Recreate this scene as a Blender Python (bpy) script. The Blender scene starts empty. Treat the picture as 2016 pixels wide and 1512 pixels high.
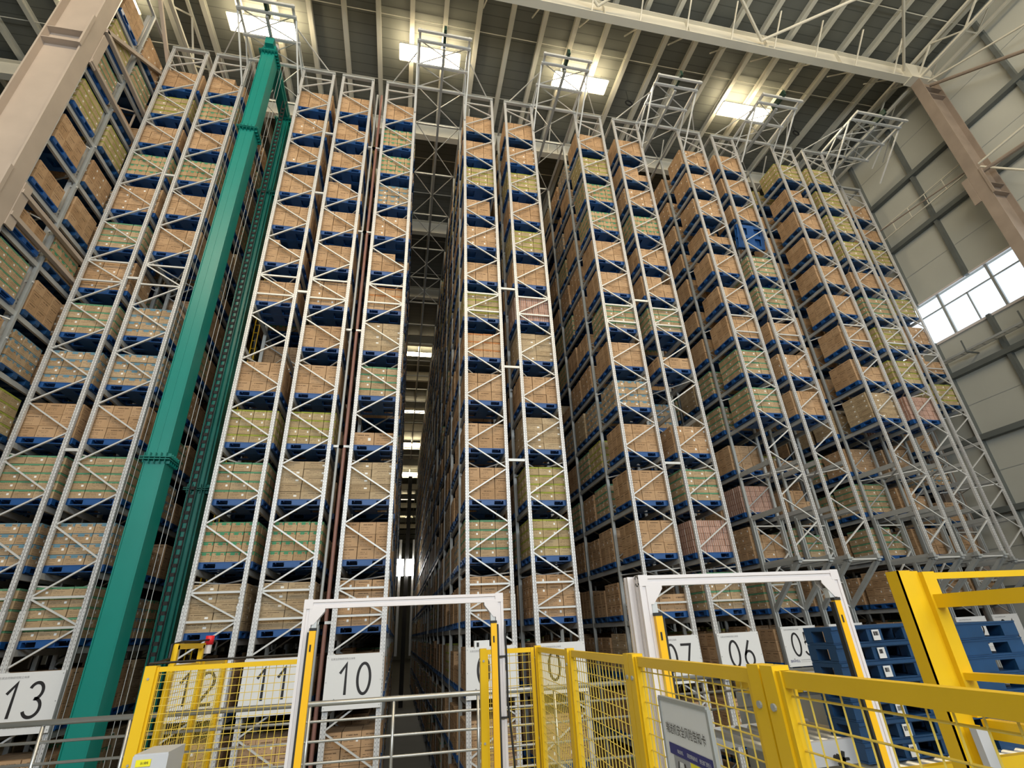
import bpy, math, random
import numpy as np
from mathutils import Vector, Matrix

# ------------------------------------------------------------------ camera, world, light, exposure
SC = bpy.context.scene
COL = SC.collection
H0 = 4.6                                   # eye height above the hall ground; all heights below are relative to the eye
def cam_setup():
    y, p, r = (math.radians(a) for a in (12.903, 26.256, -2.922))
    F = Vector((math.sin(y)*math.cos(p), math.cos(y)*math.cos(p), math.sin(p)))
    R = Vector((math.cos(y), -math.sin(y), 0)); U = R.cross(F)
    R2 = math.cos(r)*R + math.sin(r)*U; U2 = -math.sin(r)*R + math.cos(r)*U
    cd = bpy.data.cameras.new('camera'); cd.sensor_width = 36; cd.lens = 992.5/2016*36
    cd.clip_start = 0.05; cd.clip_end = 500
    c = bpy.data.objects.new('camera', cd); COL.objects.link(c)
    m = Matrix((R2, U2, -F)).transposed().to_4x4(); m.translation = (0, 0, H0)
    c.matrix_world = m; SC.camera = c
cam_setup()
W = bpy.data.worlds.new('sky'); SC.world = W; W.use_nodes = True
W.node_tree.nodes['Background'].inputs[0].default_value = (0.86, 0.93, 1.0, 1)
W.node_tree.nodes['Background'].inputs[1].default_value = 2.6
SC.view_settings.view_transform = 'Standard'; SC.view_settings.look = 'None'
SC.view_settings.exposure = -0.45; SC.view_settings.gamma = 1.0; SC.view_settings.use_curve_mapping = False
cy = SC.cycles
cy.max_bounces = 5; cy.diffuse_bounces = 2; cy.glossy_bounces = 2; cy.transmission_bounces = 3; cy.transparent_max_bounces = 6
cy.caustics_reflective = False; cy.caustics_refractive = False; cy.sample_clamp_indirect = 4.0
LAMP = 34.0                                # emission of the warm ceiling light panels
def area(name, loc, target, sx, sy, power, color):
    l = bpy.data.lights.new(name, 'AREA'); l.shape = 'RECTANGLE'; l.size = sx; l.size_y = sy; l.energy = power; l.color = color
    o = bpy.data.objects.new(name, l); COL.objects.link(o); o.location = loc
    o.rotation_euler = (Vector(target)-Vector(loc)).to_track_quat('-Z', 'Y').to_euler()
# added cool fill light behind the viewer for assumed daylight; no windows built there
area('assumed_daylight_fill', (3, -14, 14), (3, 13, 8), 32, 6, 6400, (0.88, 0.95, 1.0))
# added warm fill light over the platform; the hall lamps it imitates are assumed
area('assumed_hall_lamp_fill', (3, -5, H0+21.5), (3, 13, H0+13), 34, 3, 5200, (1.0, 0.83, 0.57))

RND = random.Random(5)
# ------------------------------------------------------------------ mesh builder
FQ = np.array([[0,3,2,1],[4,5,6,7],[0,1,5,4],[1,2,6,5],[2,3,7,6],[3,0,4,7]])   # -z +z -y +x +y -x
class MB:
    def __init__(s):
        s.v = []; s.f = []; s.m = []; s.uv = []; s.n = 0
    def add(s, vs, fs, mat=0, uv=None):
        b = s.n; s.v.extend([tuple(p) for p in vs]); s.n += len(vs)
        for f in fs:
            s.f.append(tuple(i+b for i in f)); s.m.append(mat)
            s.uv.append(uv if uv else None)
    def box(s, x0, y0, z0, x1, y1, z1, mat=0):
        s.add([(x0,y0,z0),(x1,y0,z0),(x1,y1,z0),(x0,y1,z0),(x0,y0,z1),(x1,y0,z1),(x1,y1,z1),(x0,y1,z1)],
              [tuple(q) for q in FQ], mat)
    def bar(s, p, q, w, h, up=(0,0,1), mat=0):
        p = Vector(p); q = Vector(q); d = (q-p).normalized(); up = Vector(up)
        if abs(d.dot(up)) > .98: up = Vector((0,1,0))
        a = d.cross(up).normalized(); b = a.cross(d).normalized(); a *= w/2; b *= h/2
        vs = [p-a-b, p+a-b, p+a+b, p-a+b, q-a-b, q+a-b, q+a+b, q-a+b]
        s.add(vs, [(0,1,2,3),(7,6,5,4),(0,4,5,1),(1,5,6,2),(2,6,7,3),(3,7,4,0)], mat)
    def tube(s, p, q, r, n=8, mat=0, r2=None):
        p = Vector(p); q = Vector(q); d = (q-p).normalized(); up = Vector((0,0,1)) if abs(d.z) < .9 else Vector((0,1,0))
        a = d.cross(up).normalized(); b = a.cross(d)
        r2 = r if r2 is None else r2
        vs = [p+(a*math.cos(t)+b*math.sin(t))*r for t in [2*math.pi*i/n for i in range(n)]]
        vs += [q+(a*math.cos(t)+b*math.sin(t))*r2 for t in [2*math.pi*i/n for i in range(n)]]
        fs = [(i,(i+1)%n,n+(i+1)%n,n+i) for i in range(n)] + [tuple(range(n-1,-1,-1)), tuple(range(n,2*n))]
        s.add(vs, fs, mat)
    def prism(s, prof, p, axis_a, axis_b, d, mat=0):   # profile in a,b plane at p, extruded by vector d
        A = Vector(axis_a); B = Vector(axis_b); p = Vector(p); d = Vector(d); n = len(prof)
        vs = [p+A*u+B*v for u, v in prof]; vs += [x+d for x in vs]
        fs = [(i,(i+1)%n,n+(i+1)%n,n+i) for i in range(n)] + [tuple(range(n-1,-1,-1)), tuple(range(n,2*n))]
        s.add(vs, fs, mat)
    def path(s, pts, r, n=6, mat=0):
        for a, b in zip(pts, pts[1:]): s.tube(a, b, r, n, mat)
ORIG = {}
SCALE = [1.0]
def finish(o, parent, label, cat, group, kind):
    if parent is not None: o.parent = parent
    if label: o['label'] = label
    if cat: o['category'] = cat
    if group: o['group'] = group
    if kind: o['kind'] = kind
    return o
def mesh_from(name, v, f, m, mats, org, recalc=False, uv=None):
    me = bpy.data.meshes.new(name)
    o = np.array([org[0], org[1], org[2]-H0])
    va = np.asarray(v, dtype=np.float64) - o
    me.from_pydata(va.tolist(), [], f)
    for k in mats: me.materials.append(k)
    if len(mats) > 1: me.polygons.foreach_set('material_index', np.asarray(m, dtype=np.int32))
    if recalc:
        import bmesh
        bm = bmesh.new(); bm.from_mesh(me); bmesh.ops.recalc_face_normals(bm, faces=bm.faces); bm.to_mesh(me); bm.free()
    me.update()
    return me
def build(mb, name, mats, parent=None, label=None, cat=None, group=None, kind=None, org=None, smooth=False):
    """one mesh object; geometry given in world coordinates with z relative to the eye"""
    if not isinstance(mats, (list, tuple)): mats = [mats]
    if org is None: org = ORIG.get(parent.name, (0,0,0)) if parent is not None else (0,0,H0)
    if SCALE[0] != 1.0: mb.v = [(a*SCALE[0], b*SCALE[0], c*SCALE[0]) for a, b, c in mb.v]
    me = mesh_from(name, mb.v, mb.f, mb.m, mats, org, True)
    if smooth: me.polygons.foreach_set('use_smooth', [True]*len(me.polygons))
    o = bpy.data.objects.new(name, me); COL.objects.link(o)
    if parent is None: o.location = org
    ORIG[o.name] = org
    return finish(o, parent, label, cat, group, kind)
def empty(name, loc, label, cat, group=None, kind=None):
    o = bpy.data.objects.new(name, None); COL.objects.link(o); o.empty_display_size = .2
    if SCALE[0] != 1.0: loc = (loc[0]*SCALE[0], loc[1]*SCALE[0], (loc[2]-H0)*SCALE[0]+H0)
    o.location = loc; ORIG[o.name] = tuple(loc)
    return finish(o, None, label, cat, group, kind)
def instance(src, loc, parent=None, label=None, cat=None, group=None, kind=None):
    """copy sharing mesh; src mesh is modelled about its own origin"""
    c = src.copy(); COL.objects.link(c)
    for k in ('label', 'category', 'group', 'kind'):
        if k in c: del c[k]
    c.parent = parent
    if parent is not None:
        po = ORIG[parent.name]; c.location = (loc[0]-po[0], loc[1]-po[1], loc[2]+H0-po[2])
    else: c.location = (loc[0], loc[1], loc[2]+H0)
    ORIG[c.name] = (loc[0], loc[1], loc[2]+H0)
    return finish(c, None, label, cat, group, kind)

# ------------------------------------------------------------------ materials
def newmat(name):
    m = bpy.data.materials.new(name); m.use_nodes = True; nt = m.node_tree
    return m, nt, nt.nodes['Principled BSDF']
def N(nt, t, **k):
    n = nt.nodes.new(t)
    for a, b in k.items(): setattr(n, a, b)
    return n
def math_(nt, op, a, b=None, c=None):
    n = N(nt, 'ShaderNodeMath', operation=op)
    for i, x in enumerate((a, b, c)):
        if x is None: continue
        if isinstance(x, (int, float)): n.inputs[i].default_value = x
        else: nt.links.new(x, n.inputs[i])
    return n.outputs[0]
def mixc(nt, fac, a, b, blend='MIX'):
    n = N(nt, 'ShaderNodeMix', data_type='RGBA', blend_type=blend)
    for i, x in ((0, fac), (6, a), (7, b)):
        if isinstance(x, (int, float)): n.inputs[i].default_value = x
        elif isinstance(x, tuple): n.inputs[i].default_value = (*x, 1)
        else: nt.links.new(x, n.inputs[i])
    return n.outputs[2]
def simple(name, col, rough=.5, metal=0., noise=0., scale=3., spec=.5, stretch=None, bump=0.):
    m, nt, b = newmat(name)
    b.inputs['Roughness'].default_value = rough; b.inputs['Metallic'].default_value = metal
    b.inputs['Specular IOR Level'].default_value = spec
    if noise:
        tc = N(nt, 'ShaderNodeTexCoord'); mp = N(nt, 'ShaderNodeMapping'); nt.links.new(tc.outputs['Object'], mp.inputs[0])
        if stretch: mp.inputs['Scale'].default_value = stretch
        nz = N(nt, 'ShaderNodeTexNoise'); nz.inputs['Scale'].default_value = scale; nz.inputs['Detail'].default_value = 4
        nt.links.new(mp.outputs[0], nz.inputs[0])
        f = math_(nt, 'MULTIPLY_ADD', nz.outputs[0], 2*noise, 1-noise)
        c = mixc(nt, 1.0, col, (1,1,1), 'MULTIPLY')
        cc = N(nt, 'ShaderNodeCombineColor')
        for i in range(3): nt.links.new(f, cc.inputs[i])
        nt.links.new(mixc(nt, 1.0, col, cc.outputs[0], 'MULTIPLY'), b.inputs['Base Color'])
        if bump:
            bp = N(nt, 'ShaderNodeBump'); bp.inputs['Strength'].default_value = bump; bp.inputs['Distance'].default_value = .01
            nt.links.new(nz.outputs[0], bp.inputs['Height']); nt.links.new(bp.outputs[0], b.inputs['Normal'])
    else: b.inputs['Base Color'].default_value = (*col, 1)
    return m
def emis(name, col, s):
    m, nt, b = newmat(name); b.inputs['Base Color'].default_value = (*col, 1)
    b.inputs['Emission Color'].default_value = (*col, 1); b.inputs['Emission Strength'].default_value = s
    return m
def post_mat():                              # galvanised upright with rows of punched slots
    m, nt, b = newmat('galvanised_upright'); b.inputs['Roughness'].default_value = .42; b.inputs['Metallic'].default_value = .25
    tc = N(nt, 'ShaderNodeTexCoord'); sp = N(nt, 'ShaderNodeSeparateXYZ'); nt.links.new(tc.outputs['Object'], sp.inputs[0])
    z = math_(nt, 'FRACT', math_(nt, 'DIVIDE', sp.outputs[2], .075))
    a = math_(nt, 'MULTIPLY', math_(nt, 'GREATER_THAN', z, .35), math_(nt, 'LESS_THAN', z, .72))
    x = math_(nt, 'ABSOLUTE', math_(nt, 'SUBTRACT', math_(nt, 'ABSOLUTE', sp.outputs[0]), .034))
    a = math_(nt, 'MULTIPLY', a, math_(nt, 'LESS_THAN', x, .0045))
    nz = N(nt, 'ShaderNodeTexNoise'); nz.inputs['Scale'].default_value = 6; nt.links.new(tc.outputs['Object'], nz.inputs[0])
    f = math_(nt, 'MULTIPLY_ADD', nz.outputs[0], .25, .62)
    cc = N(nt, 'ShaderNodeCombineColor')
    for i in range(3): nt.links.new(f, cc.inputs[i])
    nt.links.new(mixc(nt, a, cc.outputs[0], (.05,.05,.05)), b.inputs['Base Color'])
    return m
def carton_mat(name, tape=None, sticker=True, base=(.53,.33,.178), lines=True, straps=False, mode=0):
    m, nt, b = newmat(name); b.inputs['Roughness'].default_value = .75; b.inputs['Specular IOR Level'].default_value = .25
    uv = N(nt, 'ShaderNodeUVMap'); sp = N(nt, 'ShaderNodeSeparateXYZ'); nt.links.new(uv.outputs[0], sp.inputs[0])
    U, V = sp.outputs[0], sp.outputs[1]
    u = math_(nt, 'FRACT', U); v = math_(nt, 'FRACT', V); seed = math_(nt, 'ADD', math_(nt, 'FLOOR', U), math_(nt, 'MULTIPLY', math_(nt, 'FLOOR', V), 7.3))
    oi = N(nt, 'ShaderNodeObjectInfo'); seed = math_(nt, 'ADD', seed, math_(nt, 'MULTIPLY', oi.outputs['Random'], 91.7))
    def band(x, lo, hi): return math_(nt, 'MULTIPLY', math_(nt, 'GREATER_THAN', x, lo), math_(nt, 'LESS_THAN', x, hi))
    wn = N(nt, 'ShaderNodeTexWhiteNoise', noise_dimensions='1D'); nt.links.new(math_(nt, 'FLOOR', math_(nt,'MULTIPLY',seed,3.0)), wn.inputs['W'])
    rnd = wn.outputs['Value']
    # cardboard tone per carton plus mottling
    tc = N(nt, 'ShaderNodeTexCoord'); nz = N(nt, 'ShaderNodeTexNoise'); nz.inputs['Scale'].default_value = 7; nz.inputs['Detail'].default_value = 5
    nt.links.new(tc.outputs['Object'], nz.inputs[0])
    f = math_(nt, 'ADD', math_(nt, 'MULTIPLY_ADD', rnd, .22, .80), math_(nt, 'MULTIPLY_ADD', nz.outputs[0], .30, -.15))
    cc = N(nt, 'ShaderNodeCombineColor')
    for i in range(3): nt.links.new(f, cc.inputs[i])
    col = mixc(nt, 1.0, base, cc.outputs[0], 'MULTIPLY')
    pale = mixc(nt, math_(nt, 'MULTIPLY', rnd, .35), col, (base[0]*1.02, base[1]*1.18, base[2]*1.42))
    col = pale
    if lines:                                # printed words and small print
        cv = N(nt, 'ShaderNodeCombineXYZ'); nt.links.new(math_(nt, 'MULTIPLY', math_(nt, 'FLOOR', math_(nt, 'MULTIPLY', u, 22)), 1.37), cv.inputs[0])
        nt.links.new(math_(nt, 'MULTIPLY', math_(nt, 'FLOOR', math_(nt, 'MULTIPLY', v, 16)), 2.11), cv.inputs[1]); nt.links.new(math_(nt,'FLOOR',seed), cv.inputs[2])
        w2 = N(nt, 'ShaderNodeTexWhiteNoise', noise_dimensions='3D'); nt.links.new(cv.outputs[0], w2.inputs[0])
        ch = math_(nt, 'FRACT', math_(nt, 'MULTIPLY', u, 22)); ch = math_(nt, 'GREATER_THAN', ch, .22)
        l1 = math_(nt, 'MULTIPLY', band(v, .745, .83), band(u, .22, .82))
        l1 = math_(nt, 'MULTIPLY', math_(nt, 'MULTIPLY', l1, ch), math_(nt, 'GREATER_THAN', w2.outputs['Value'], .12))
        l2 = math_(nt, 'MULTIPLY', math_(nt, 'ADD', math_(nt, 'ADD', band(v, .54, .575), band(v, .40, .43)), band(v, .12, .15)), band(u, .1, .62))
        l2 = math_(nt, 'MULTIPLY', l2, math_(nt, 'GREATER_THAN', w2.outputs['Value'], .30))
        fac = math_(nt, 'MINIMUM', math_(nt, 'MULTIPLY', math_(nt, 'ADD', l1, l2), .85), 1)
        col = mixc(nt, fac, col, (.05,.028,.018))
    if tape:
        if mode == 1:   # patchy tape over the lid and hanging down in tabs
            tb = math_(nt, 'ADD', band(v, .90, 1.01), math_(nt, 'MULTIPLY', band(v, .66, .91), math_(nt, 'ADD', band(u, .30, .62), band(u, .88, 1.0))))
        else: tb = band(v, .80, 1.01)
        col = mixc(nt, math_(nt, 'MINIMUM', math_(nt, 'MULTIPLY', tb, .85), 1), col, tape)
    if straps:
        st = math_(nt, 'FRACT', math_(nt, 'MULTIPLY', u, 3)); col = mixc(nt, math_(nt, 'LESS_THAN', st, .14), col, (.80,.74,.68))
    if sticker:
        st = math_(nt, 'MULTIPLY', band(u, .74, .86), band(v, .36, .58))
        st = math_(nt, 'MULTIPLY', st, math_(nt, 'GREATER_THAN', math_(nt,'FRACT',math_(nt,'MULTIPLY',rnd,7.7)), .22))
        col = mixc(nt, st, col, (.92,.92,.90))
    nt.links.new(col, b.inputs['Base Color'])
    return m
M = {}
M['post'] = post_mat()
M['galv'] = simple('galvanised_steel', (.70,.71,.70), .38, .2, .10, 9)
M['beam'] = simple('grey_beam', (.50,.51,.50), .45, .15, .12, 5)
M['dull'] = simple('dull_galvanised', (.43,.45,.45), .5, .2, .15, 4)  # duller, darker grey than the front steel; frames further back use it too
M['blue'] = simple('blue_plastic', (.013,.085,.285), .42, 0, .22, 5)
M['bluef'] = simple('blue_plastic_shaded', (.010,.06,.17), .5, 0, .25, 3)  # same pallet plastic, darkened: shade put into the colour of the further pallets
M['teal'] = simple('teal_paint', (.008,.245,.205), .32, 0, .08, 2, .6)
M['tealrib'] = simple('teal_paint_flange', (.006,.19,.16), .35)
M['white'] = simple('white_sign_board', (.86,.87,.88), .45, 0, .02, 20)
M['black'] = simple('black_print', (.022,.02,.022), .5)
M['grey'] = simple('grey_print', (.38,.38,.40), .6)
M['navy'] = simple('navy_print', (.02,.025,.20), .5)
M['yellow'] = simple('yellow_paint', (.90,.56,.012), .38, 0, .05, 4)
M['yellowd'] = simple('yellow_paint_mesh', (.82,.60,.10), .4)
M['yelbox'] = simple('amber_curtain', (.98,.53,.01), .4)
M['alu'] = simple('aluminium_profile', (.86,.80,.79), .35, .15)
M['steel'] = simple('stainless_tube', (.50,.50,.48), .38, .8)
M['cream'] = simple('cream_painted_steel', (.80,.76,.64), .55, 0, .06, 1.5)
M['creamd'] = simple('cream_purlin', (.72,.70,.60), .6, 0, .10, 2)
M['pink'] = simple('primer_dusted_column', (.50,.415,.345), .7, 0, .16, 1.2, .3, None, .0)
M['pinkd'] = simple('primer_brown_column', (.33,.265,.215), .75, 0, .25, 1.6, .3)
M['wall'] = simple('grey_wall_panel', (.54,.55,.50), .7, 0, .06, .8)
M['girt'] = simple('dark_wall_girt', (.14,.155,.15), .55, 0, .2, 2)
M['deck'] = None
M['concrete'] = simple('concrete', (.36,.36,.34), .8, 0, .12, 1)
M['platform'] = simple('platform_floor', (.42,.45,.44), .5, 0, .08, 2)
M['lamp'] = emis('light_panel', (1.0, .83, .55), LAMP)
M['worklamp'] = emis('work_lamp_face', (1.0,.98,.92), 30)
M['cabinet'] = simple('light_grey_cabinet', (.60,.61,.64), .45, 0, .02, 10)
M['red'] = simple('red_plastic', (.75,.02,.03), .35)
M['cable'] = simple('black_cable', (.015,.014,.014), .5)
M['rubber'] = simple('black_rubber', (.02,.02,.02), .6)
M['green'] = simple('dark_green_rail', (.012,.045,.03), .4)
M['warn'] = simple('warning_yellow', (.95,.85,.02), .5)
M['pipe'] = simple('dark_red_pipe', (.30,.15,.12), .5, 0, .2, 4)
def deck_mat():
    m, nt, b = newmat('corrugated_roof_deck'); b.inputs['Roughness'].default_value = .6
    tc = N(nt, 'ShaderNodeTexCoord'); sp = N(nt, 'ShaderNodeSeparateXYZ'); nt.links.new(tc.outputs['Object'], sp.inputs[0])
    y = math_(nt, 'FRACT', math_(nt, 'DIVIDE', sp.outputs[1], .42))
    l = math_(nt, 'LESS_THAN', y, .10)
    nz = N(nt, 'ShaderNodeTexNoise'); nz.inputs['Scale'].default_value = .6; nt.links.new(tc.outputs['Object'], nz.inputs[0])
    col = mixc(nt, math_(nt, 'MULTIPLY', l, .55), (.165,.172,.150), (.06,.065,.058))
    nt.links.new(col, b.inputs['Base Color'])
    return m
M['deck'] = deck_mat()
def glass_mat():
    m = bpy.data.materials.new('window_glass'); m.use_nodes = True; nt = m.node_tree; nt.nodes.clear()
    o = N(nt, 'ShaderNodeOutputMaterial'); mx = N(nt, 'ShaderNodeMixShader'); t = N(nt, 'ShaderNodeBsdfTransparent'); g = N(nt, 'ShaderNodeBsdfGlossy')
    g.inputs['Roughness'].default_value = .05; mx.inputs[0].default_value = .08; t.inputs[0].default_value = (.95,.98,1,1)
    nt.links.new(t.outputs[0], mx.inputs[1]); nt.links.new(g.outputs[0], mx.inputs[2]); nt.links.new(mx.outputs[0], o.inputs[0])
    return m
M['glass'] = glass_mat()
CM = {
 'P': carton_mat('carton_plain', None, False),
 'K': carton_mat('carton_plain_with_sticker', None, True),
 'L': carton_mat('carton_flat_pale', None, True, (.50,.365,.215)),
 'G': carton_mat('carton_green_tape', (.06,.30,.17), True, (.50,.35,.20)),
 'H': carton_mat('carton_green_tabs', (.03,.30,.16), False, (.52,.35,.19), mode=1),
 'B': carton_mat('carton_blue_tape', (.10,.27,.38), True, (.50,.345,.20), mode=1),
 'Y': carton_mat('carton_lime_tape', (.30,.36,.04), True, (.50,.37,.20)),
 'O': carton_mat('carton_orange_tape', (.48,.19,.06), False, (.56,.36,.20)),
 'R': carton_mat('carton_reddish_strapped', None, False, (.44,.24,.17), lines=False, straps=True),
}
CK = list(CM); CIDX = {k: i for i, k in enumerate(CK)}; CMATS = [CM[k] for k in CK]
LOOK = {'P':'plain brown carton','K':'brown carton with white sticker','L':'flat pale brown carton','G':'green-taped brown carton','H':'carton with green tape tabs',
        'B':'blue-taped brown carton','Y':'lime-taped brown carton','O':'orange-taped brown carton','R':'reddish strapped carton'}
# load kinds: columns, rows, height, carton material
LT = {'p3':(3,3,.88,'P'),'p2':(3,2,.74,'P'),'p4':(4,3,.84,'P'),'k3':(3,3,.87,'K'),'k4':(3,4,.98,'K'),'l5':(2,5,.97,'L'),'s1':(2,1,.36,'K'),'s2':(3,1,.42,'P'),
      'g4':(3,4,.92,'G'),'g5':(3,5,1.0,'G'),'h4':(4,4,.90,'H'),'b4':(3,4,.90,'B'),'y4':(3,4,.93,'Y'),'y5':(4,4,.90,'Y'),'o3':(4,3,.84,'O'),'r5':(6,5,.88,'R'),'d2':(2,2,.72,'P'),'e':None}
def boxes_mesh(name, B, mats, org=(0,0,0)):
    """B: list of (x0,y0,z0,x1,y1,z1,matindex,seed); builds boxes with one 0..1 UV per upright face, seed in the integer part"""
    A = np.array([b[:6] for b in B], dtype=np.float64); n = len(A)
    X0,Y0,Z0,X1,Y1,Z1 = A.T
    vs = np.stack([np.stack([X0,Y0,Z0],1),np.stack([X1,Y0,Z0],1),np.stack([X1,Y1,Z0],1),np.stack([X0,Y1,Z0],1),
                   np.stack([X0,Y0,Z1],1),np.stack([X1,Y0,Z1],1),np.stack([X1,Y1,Z1],1),np.stack([X0,Y1,Z1],1)],1).reshape(-1,3)
    vs -= np.array([org[0], org[1], org[2]-H0])
    loops = (np.arange(n)[:,None,None]*8 + FQ[None]).reshape(-1)
    me = bpy.data.meshes.new(name); me.vertices.add(n*8); me.vertices.foreach_set('co', vs.ravel())
    me.loops.add(n*24); me.loops.foreach_set('vertex_index', loops.astype(np.int32))
    me.polygons.add(n*6); me.polygons.foreach_set('loop_start', np.arange(0, n*24, 4, dtype=np.int32))
    try: me.polygons.foreach_set('loop_total', np.full(n*6, 4, dtype=np.int32))
    except Exception: pass
    for k in mats: me.materials.append(k)
    me.polygons.foreach_set('material_index', np.repeat(np.array([b[6] for b in B], dtype=np.int32), 6))
    u = np.zeros((n, 6, 4, 2)); side = np.array([[0.001,0.001],[.999,.001],[.999,.999],[.001,.999]])
    for q in (2,3,4,5): u[:, q] = side
    u[:, 0:2] = [.5, .25]
    sd = np.array([b[7] for b in B], dtype=np.float64)
    u[..., 0] += sd[:, None, None]
    l = me.uv_layers.new(name='UVMap'); l.data.foreach_set('uv', u.ravel())
    me.update(calc_edges=True); me.validate()
    me.polygons.foreach_set('use_smooth', [False]*len(me.polygons))
    return me

# ------------------------------------------------------------------ the hall: walls, roof, girders, columns
GS = .85; ZB = -4.6/GS          # the shell is laid out at unit scale about the eye and built at GS
XW = 27.4; ZC = 25.65; ZR = 27.25
def hall():
    mb = MB(); mb.box(-42, -19, ZB-.3, 40, 170, ZB); build(mb, 'floor', M['concrete'], kind='structure')
    mb = MB(); mb.box(-9/GS, -8/GS, -1.85/GS, 9.5/GS, 6.62/GS, -1.65/GS); build(mb, 'platform_floor', M['platform'], kind='structure', label='raised platform floor the viewer stands on', cat='floor')
    ceil = MB(); ceil.box(-42, -19, ZR, XW+.4, 170, ZR+.15); ceil = build(ceil, 'ceiling', M['deck'], kind='structure')
    # roof purlins, one child each
    mb = MB(); L = 177
    mb.box(-.11, 0, -.02, .11, L, 0); mb.box(-.11, 0, .26, .11, L, .28); mb.box(-.02, 0, 0, .02, L, .26)
    src = None; k = 0; x = -27.9
    while x < XW-.3:
        loc = (x, -8, ZR-.285)
        if src is None:
            me = mesh_from('roof_purlin', [(a, b, c) for a, b, c in mb.v], mb.f, mb.m, [M['creamd']], (0,0,H0), True)
            src = bpy.data.objects.new('roof_purlin', me); COL.objects.link(src); src.parent = ceil; src.location = (loc[0]*GS, loc[1]*GS, loc[2]*GS); src.scale = (GS,)*3; ORIG[src.name] = (0,0,0)
        else:
            c = src.copy(); COL.objects.link(c); c.location = (loc[0]*GS, loc[1]*GS, loc[2]*GS)
        x += 1.60
    for y in (3.2, 9.9, 14.6, 17.9, 22.6, 25.4, 30, 34, 38, 42, 50, 58, 66):   # thin sag rods across the purlins
        mb = MB(); mb.tube((-28, y, ZR-.2), (XW, y, ZR-.2), .022, 6); build(mb, 'sag_rod', M['creamd'], ceil)
    # walls
    w = MB(); z0, z1 = 12.75, 15.15; ya, yb = 15.6, 40
    ys = 12.9
    w.box(XW, -19, ZB, XW+.2, 170, z0); w.box(XW, -19, z1, XW+.2, 170, ZR); w.box(XW, -19, z0, XW+.2, -2, z1); w.box(XW, 22.4, z0, XW+.2, 170, z1)
    wr = build(w, 'wall_right', M['wall'], kind='structure')
    for z in (22.2, 18.95, 10.75, 7.45, 4.1, .8, -2.4):
        mb = MB(); mb.box(XW-.30, -19, z-.16, XW, 170, z+.10); build(mb, 'wall_girt', M['girt'], wr)
    for y in (-3.6, -.9, 1.8, 6.9, 9.6, 15.2, 18.0, 22.9, 25.7, 30.5, 33.5):
        for a, b in ((ZB, z0), (z1, ZR)):
            mb = MB(); mb.box(XW-.22, y-.09, a, XW, y+.09, b); build(mb, 'wall_stud', M['girt'], wr)
    for z in (9.1, 5.8, 17, 20.6, 24.3, 2.5, -.9):
        mb = MB(); mb.box(XW-.012, -19, z, XW, 170, z+.03); build(mb, 'panel_joint', M['dull'], wr)
    mb = MB(); mb.box(-42.2, -19, ZB, -42, 170, ZR); build(mb, 'wall_left', M['wall'], kind='structure')
    mb = MB(); mb.box(-42, 170, ZB, XW+.2, 170.2, ZR); build(mb, 'wall_back', M['wall'], kind='structure')
    mb = MB(); mb.box(-42, -19, ZB, XW+.2, -18.8, ZR); build(mb, 'wall_front', M['wall'], kind='structure')
    # high strip window
    wn = empty('window_1', (XW, 10, z0+H0), 'long high strip window glowing white on the right wall', None, kind='structure')
    mb = MB(); mb.box(XW-.1, -2, z0-.12, XW+.2, 22.4, z0); mb.box(XW-.1, -2, z1, XW+.2, 22.4, z1+.10)
    mb.box(XW-.1, 22.3, z0, XW+.2, 22.4, z1); mb.box(XW-.1, -2, z0, XW+.2, -1.9, z1); build(mb, 'window_frame', M['alu'], wn)
    zm = z1-.75
    mb = MB(); mb.box(XW+.02, -2, zm-.03, XW+.09, 22.4, zm+.03); build(mb, 'transom', M['dull'], wn)
    y = -.6; k = 0
    while y < 22:
        mb = MB()
        if k % 2: mb.box(XW+.02, y-.03, z0, XW+.09, y+.03, zm)
        else: mb.box(XW+.0, y-.06, z0, XW+.1, y+.06, z1)
        build(mb, 'mullion', M['dull'], wn); y += 1.25; k += 1
    mb = MB(); mb.box(XW+.11, -2, z0, XW+.12, 22.4, z1); build(mb, 'pane', M['glass'], wn)
    # cable tray with brackets below the window
    t = empty('cable_tray', (XW-.6, 12, 11.4+H0), 'thin cable tray on brackets below the high window', 'cable tray')
    mb = MB(); mb.box(XW-.75, 4, 11.35, XW-.70, 19, 11.45); mb.box(XW-.45, 4, 11.35, XW-.40, 19, 11.45)
    for i in range(30): mb.box(XW-.72, 4.2+i*.5, 11.36, XW-.42, 4.23+i*.5, 11.39)
    build(mb, 'tray', M['dull'], t)
    for y in (6, 8.6, 11.2, 13.8, 16.4): 
        mb = MB(); mb.box(XW-.78, y-.03, 11.28, XW, y+.03, 11.34); mb.box(XW-.78, y-.03, 11.34, XW-.75, y+.03, 11.95); build(mb, 'bracket', M['girt'], t)

def girder(y, label, near=False):
    g = empty('roof_girder', (7, y, ZC+H0), label, 'girder')
    x0, x1 = (-10.6, 25.95) if near else (-41.9, 25.95)
    mb = MB(); w = .37
    mb.box(x0, y-w/2, ZC, x1, y+w/2, ZC+.035); mb.box(x0, y-w/2, ZC+1.03, x1, y+w/2, ZC+1.065); mb.box(x0, y-.02, ZC+.035, x1, y+.02, ZC+1.03)
    for i in range(int((x1-x0)/4.35)+1):
        x = x1-.4-i*4.35
        if x > x0: mb.box(x-.01, y-w/2+.02, ZC+.035, x+.01, y+w/2-.02, ZC+1.03)
    build(mb, 'bottom_chord', M['cream'], g)
    if y < 30:
        for i in range(16 if near else 10):
            x = 24.4-i*2.42
            if x < x0+1: break
            for s in ((-1, 1) if near else (-1,)):
                mb = MB(); mb.bar((x, y+s*.17, ZC+.05), (x, y+s*1.25, ZR-.28), .055, .055); build(mb, 'fly_brace', M['cream'], g)
    return g
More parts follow.
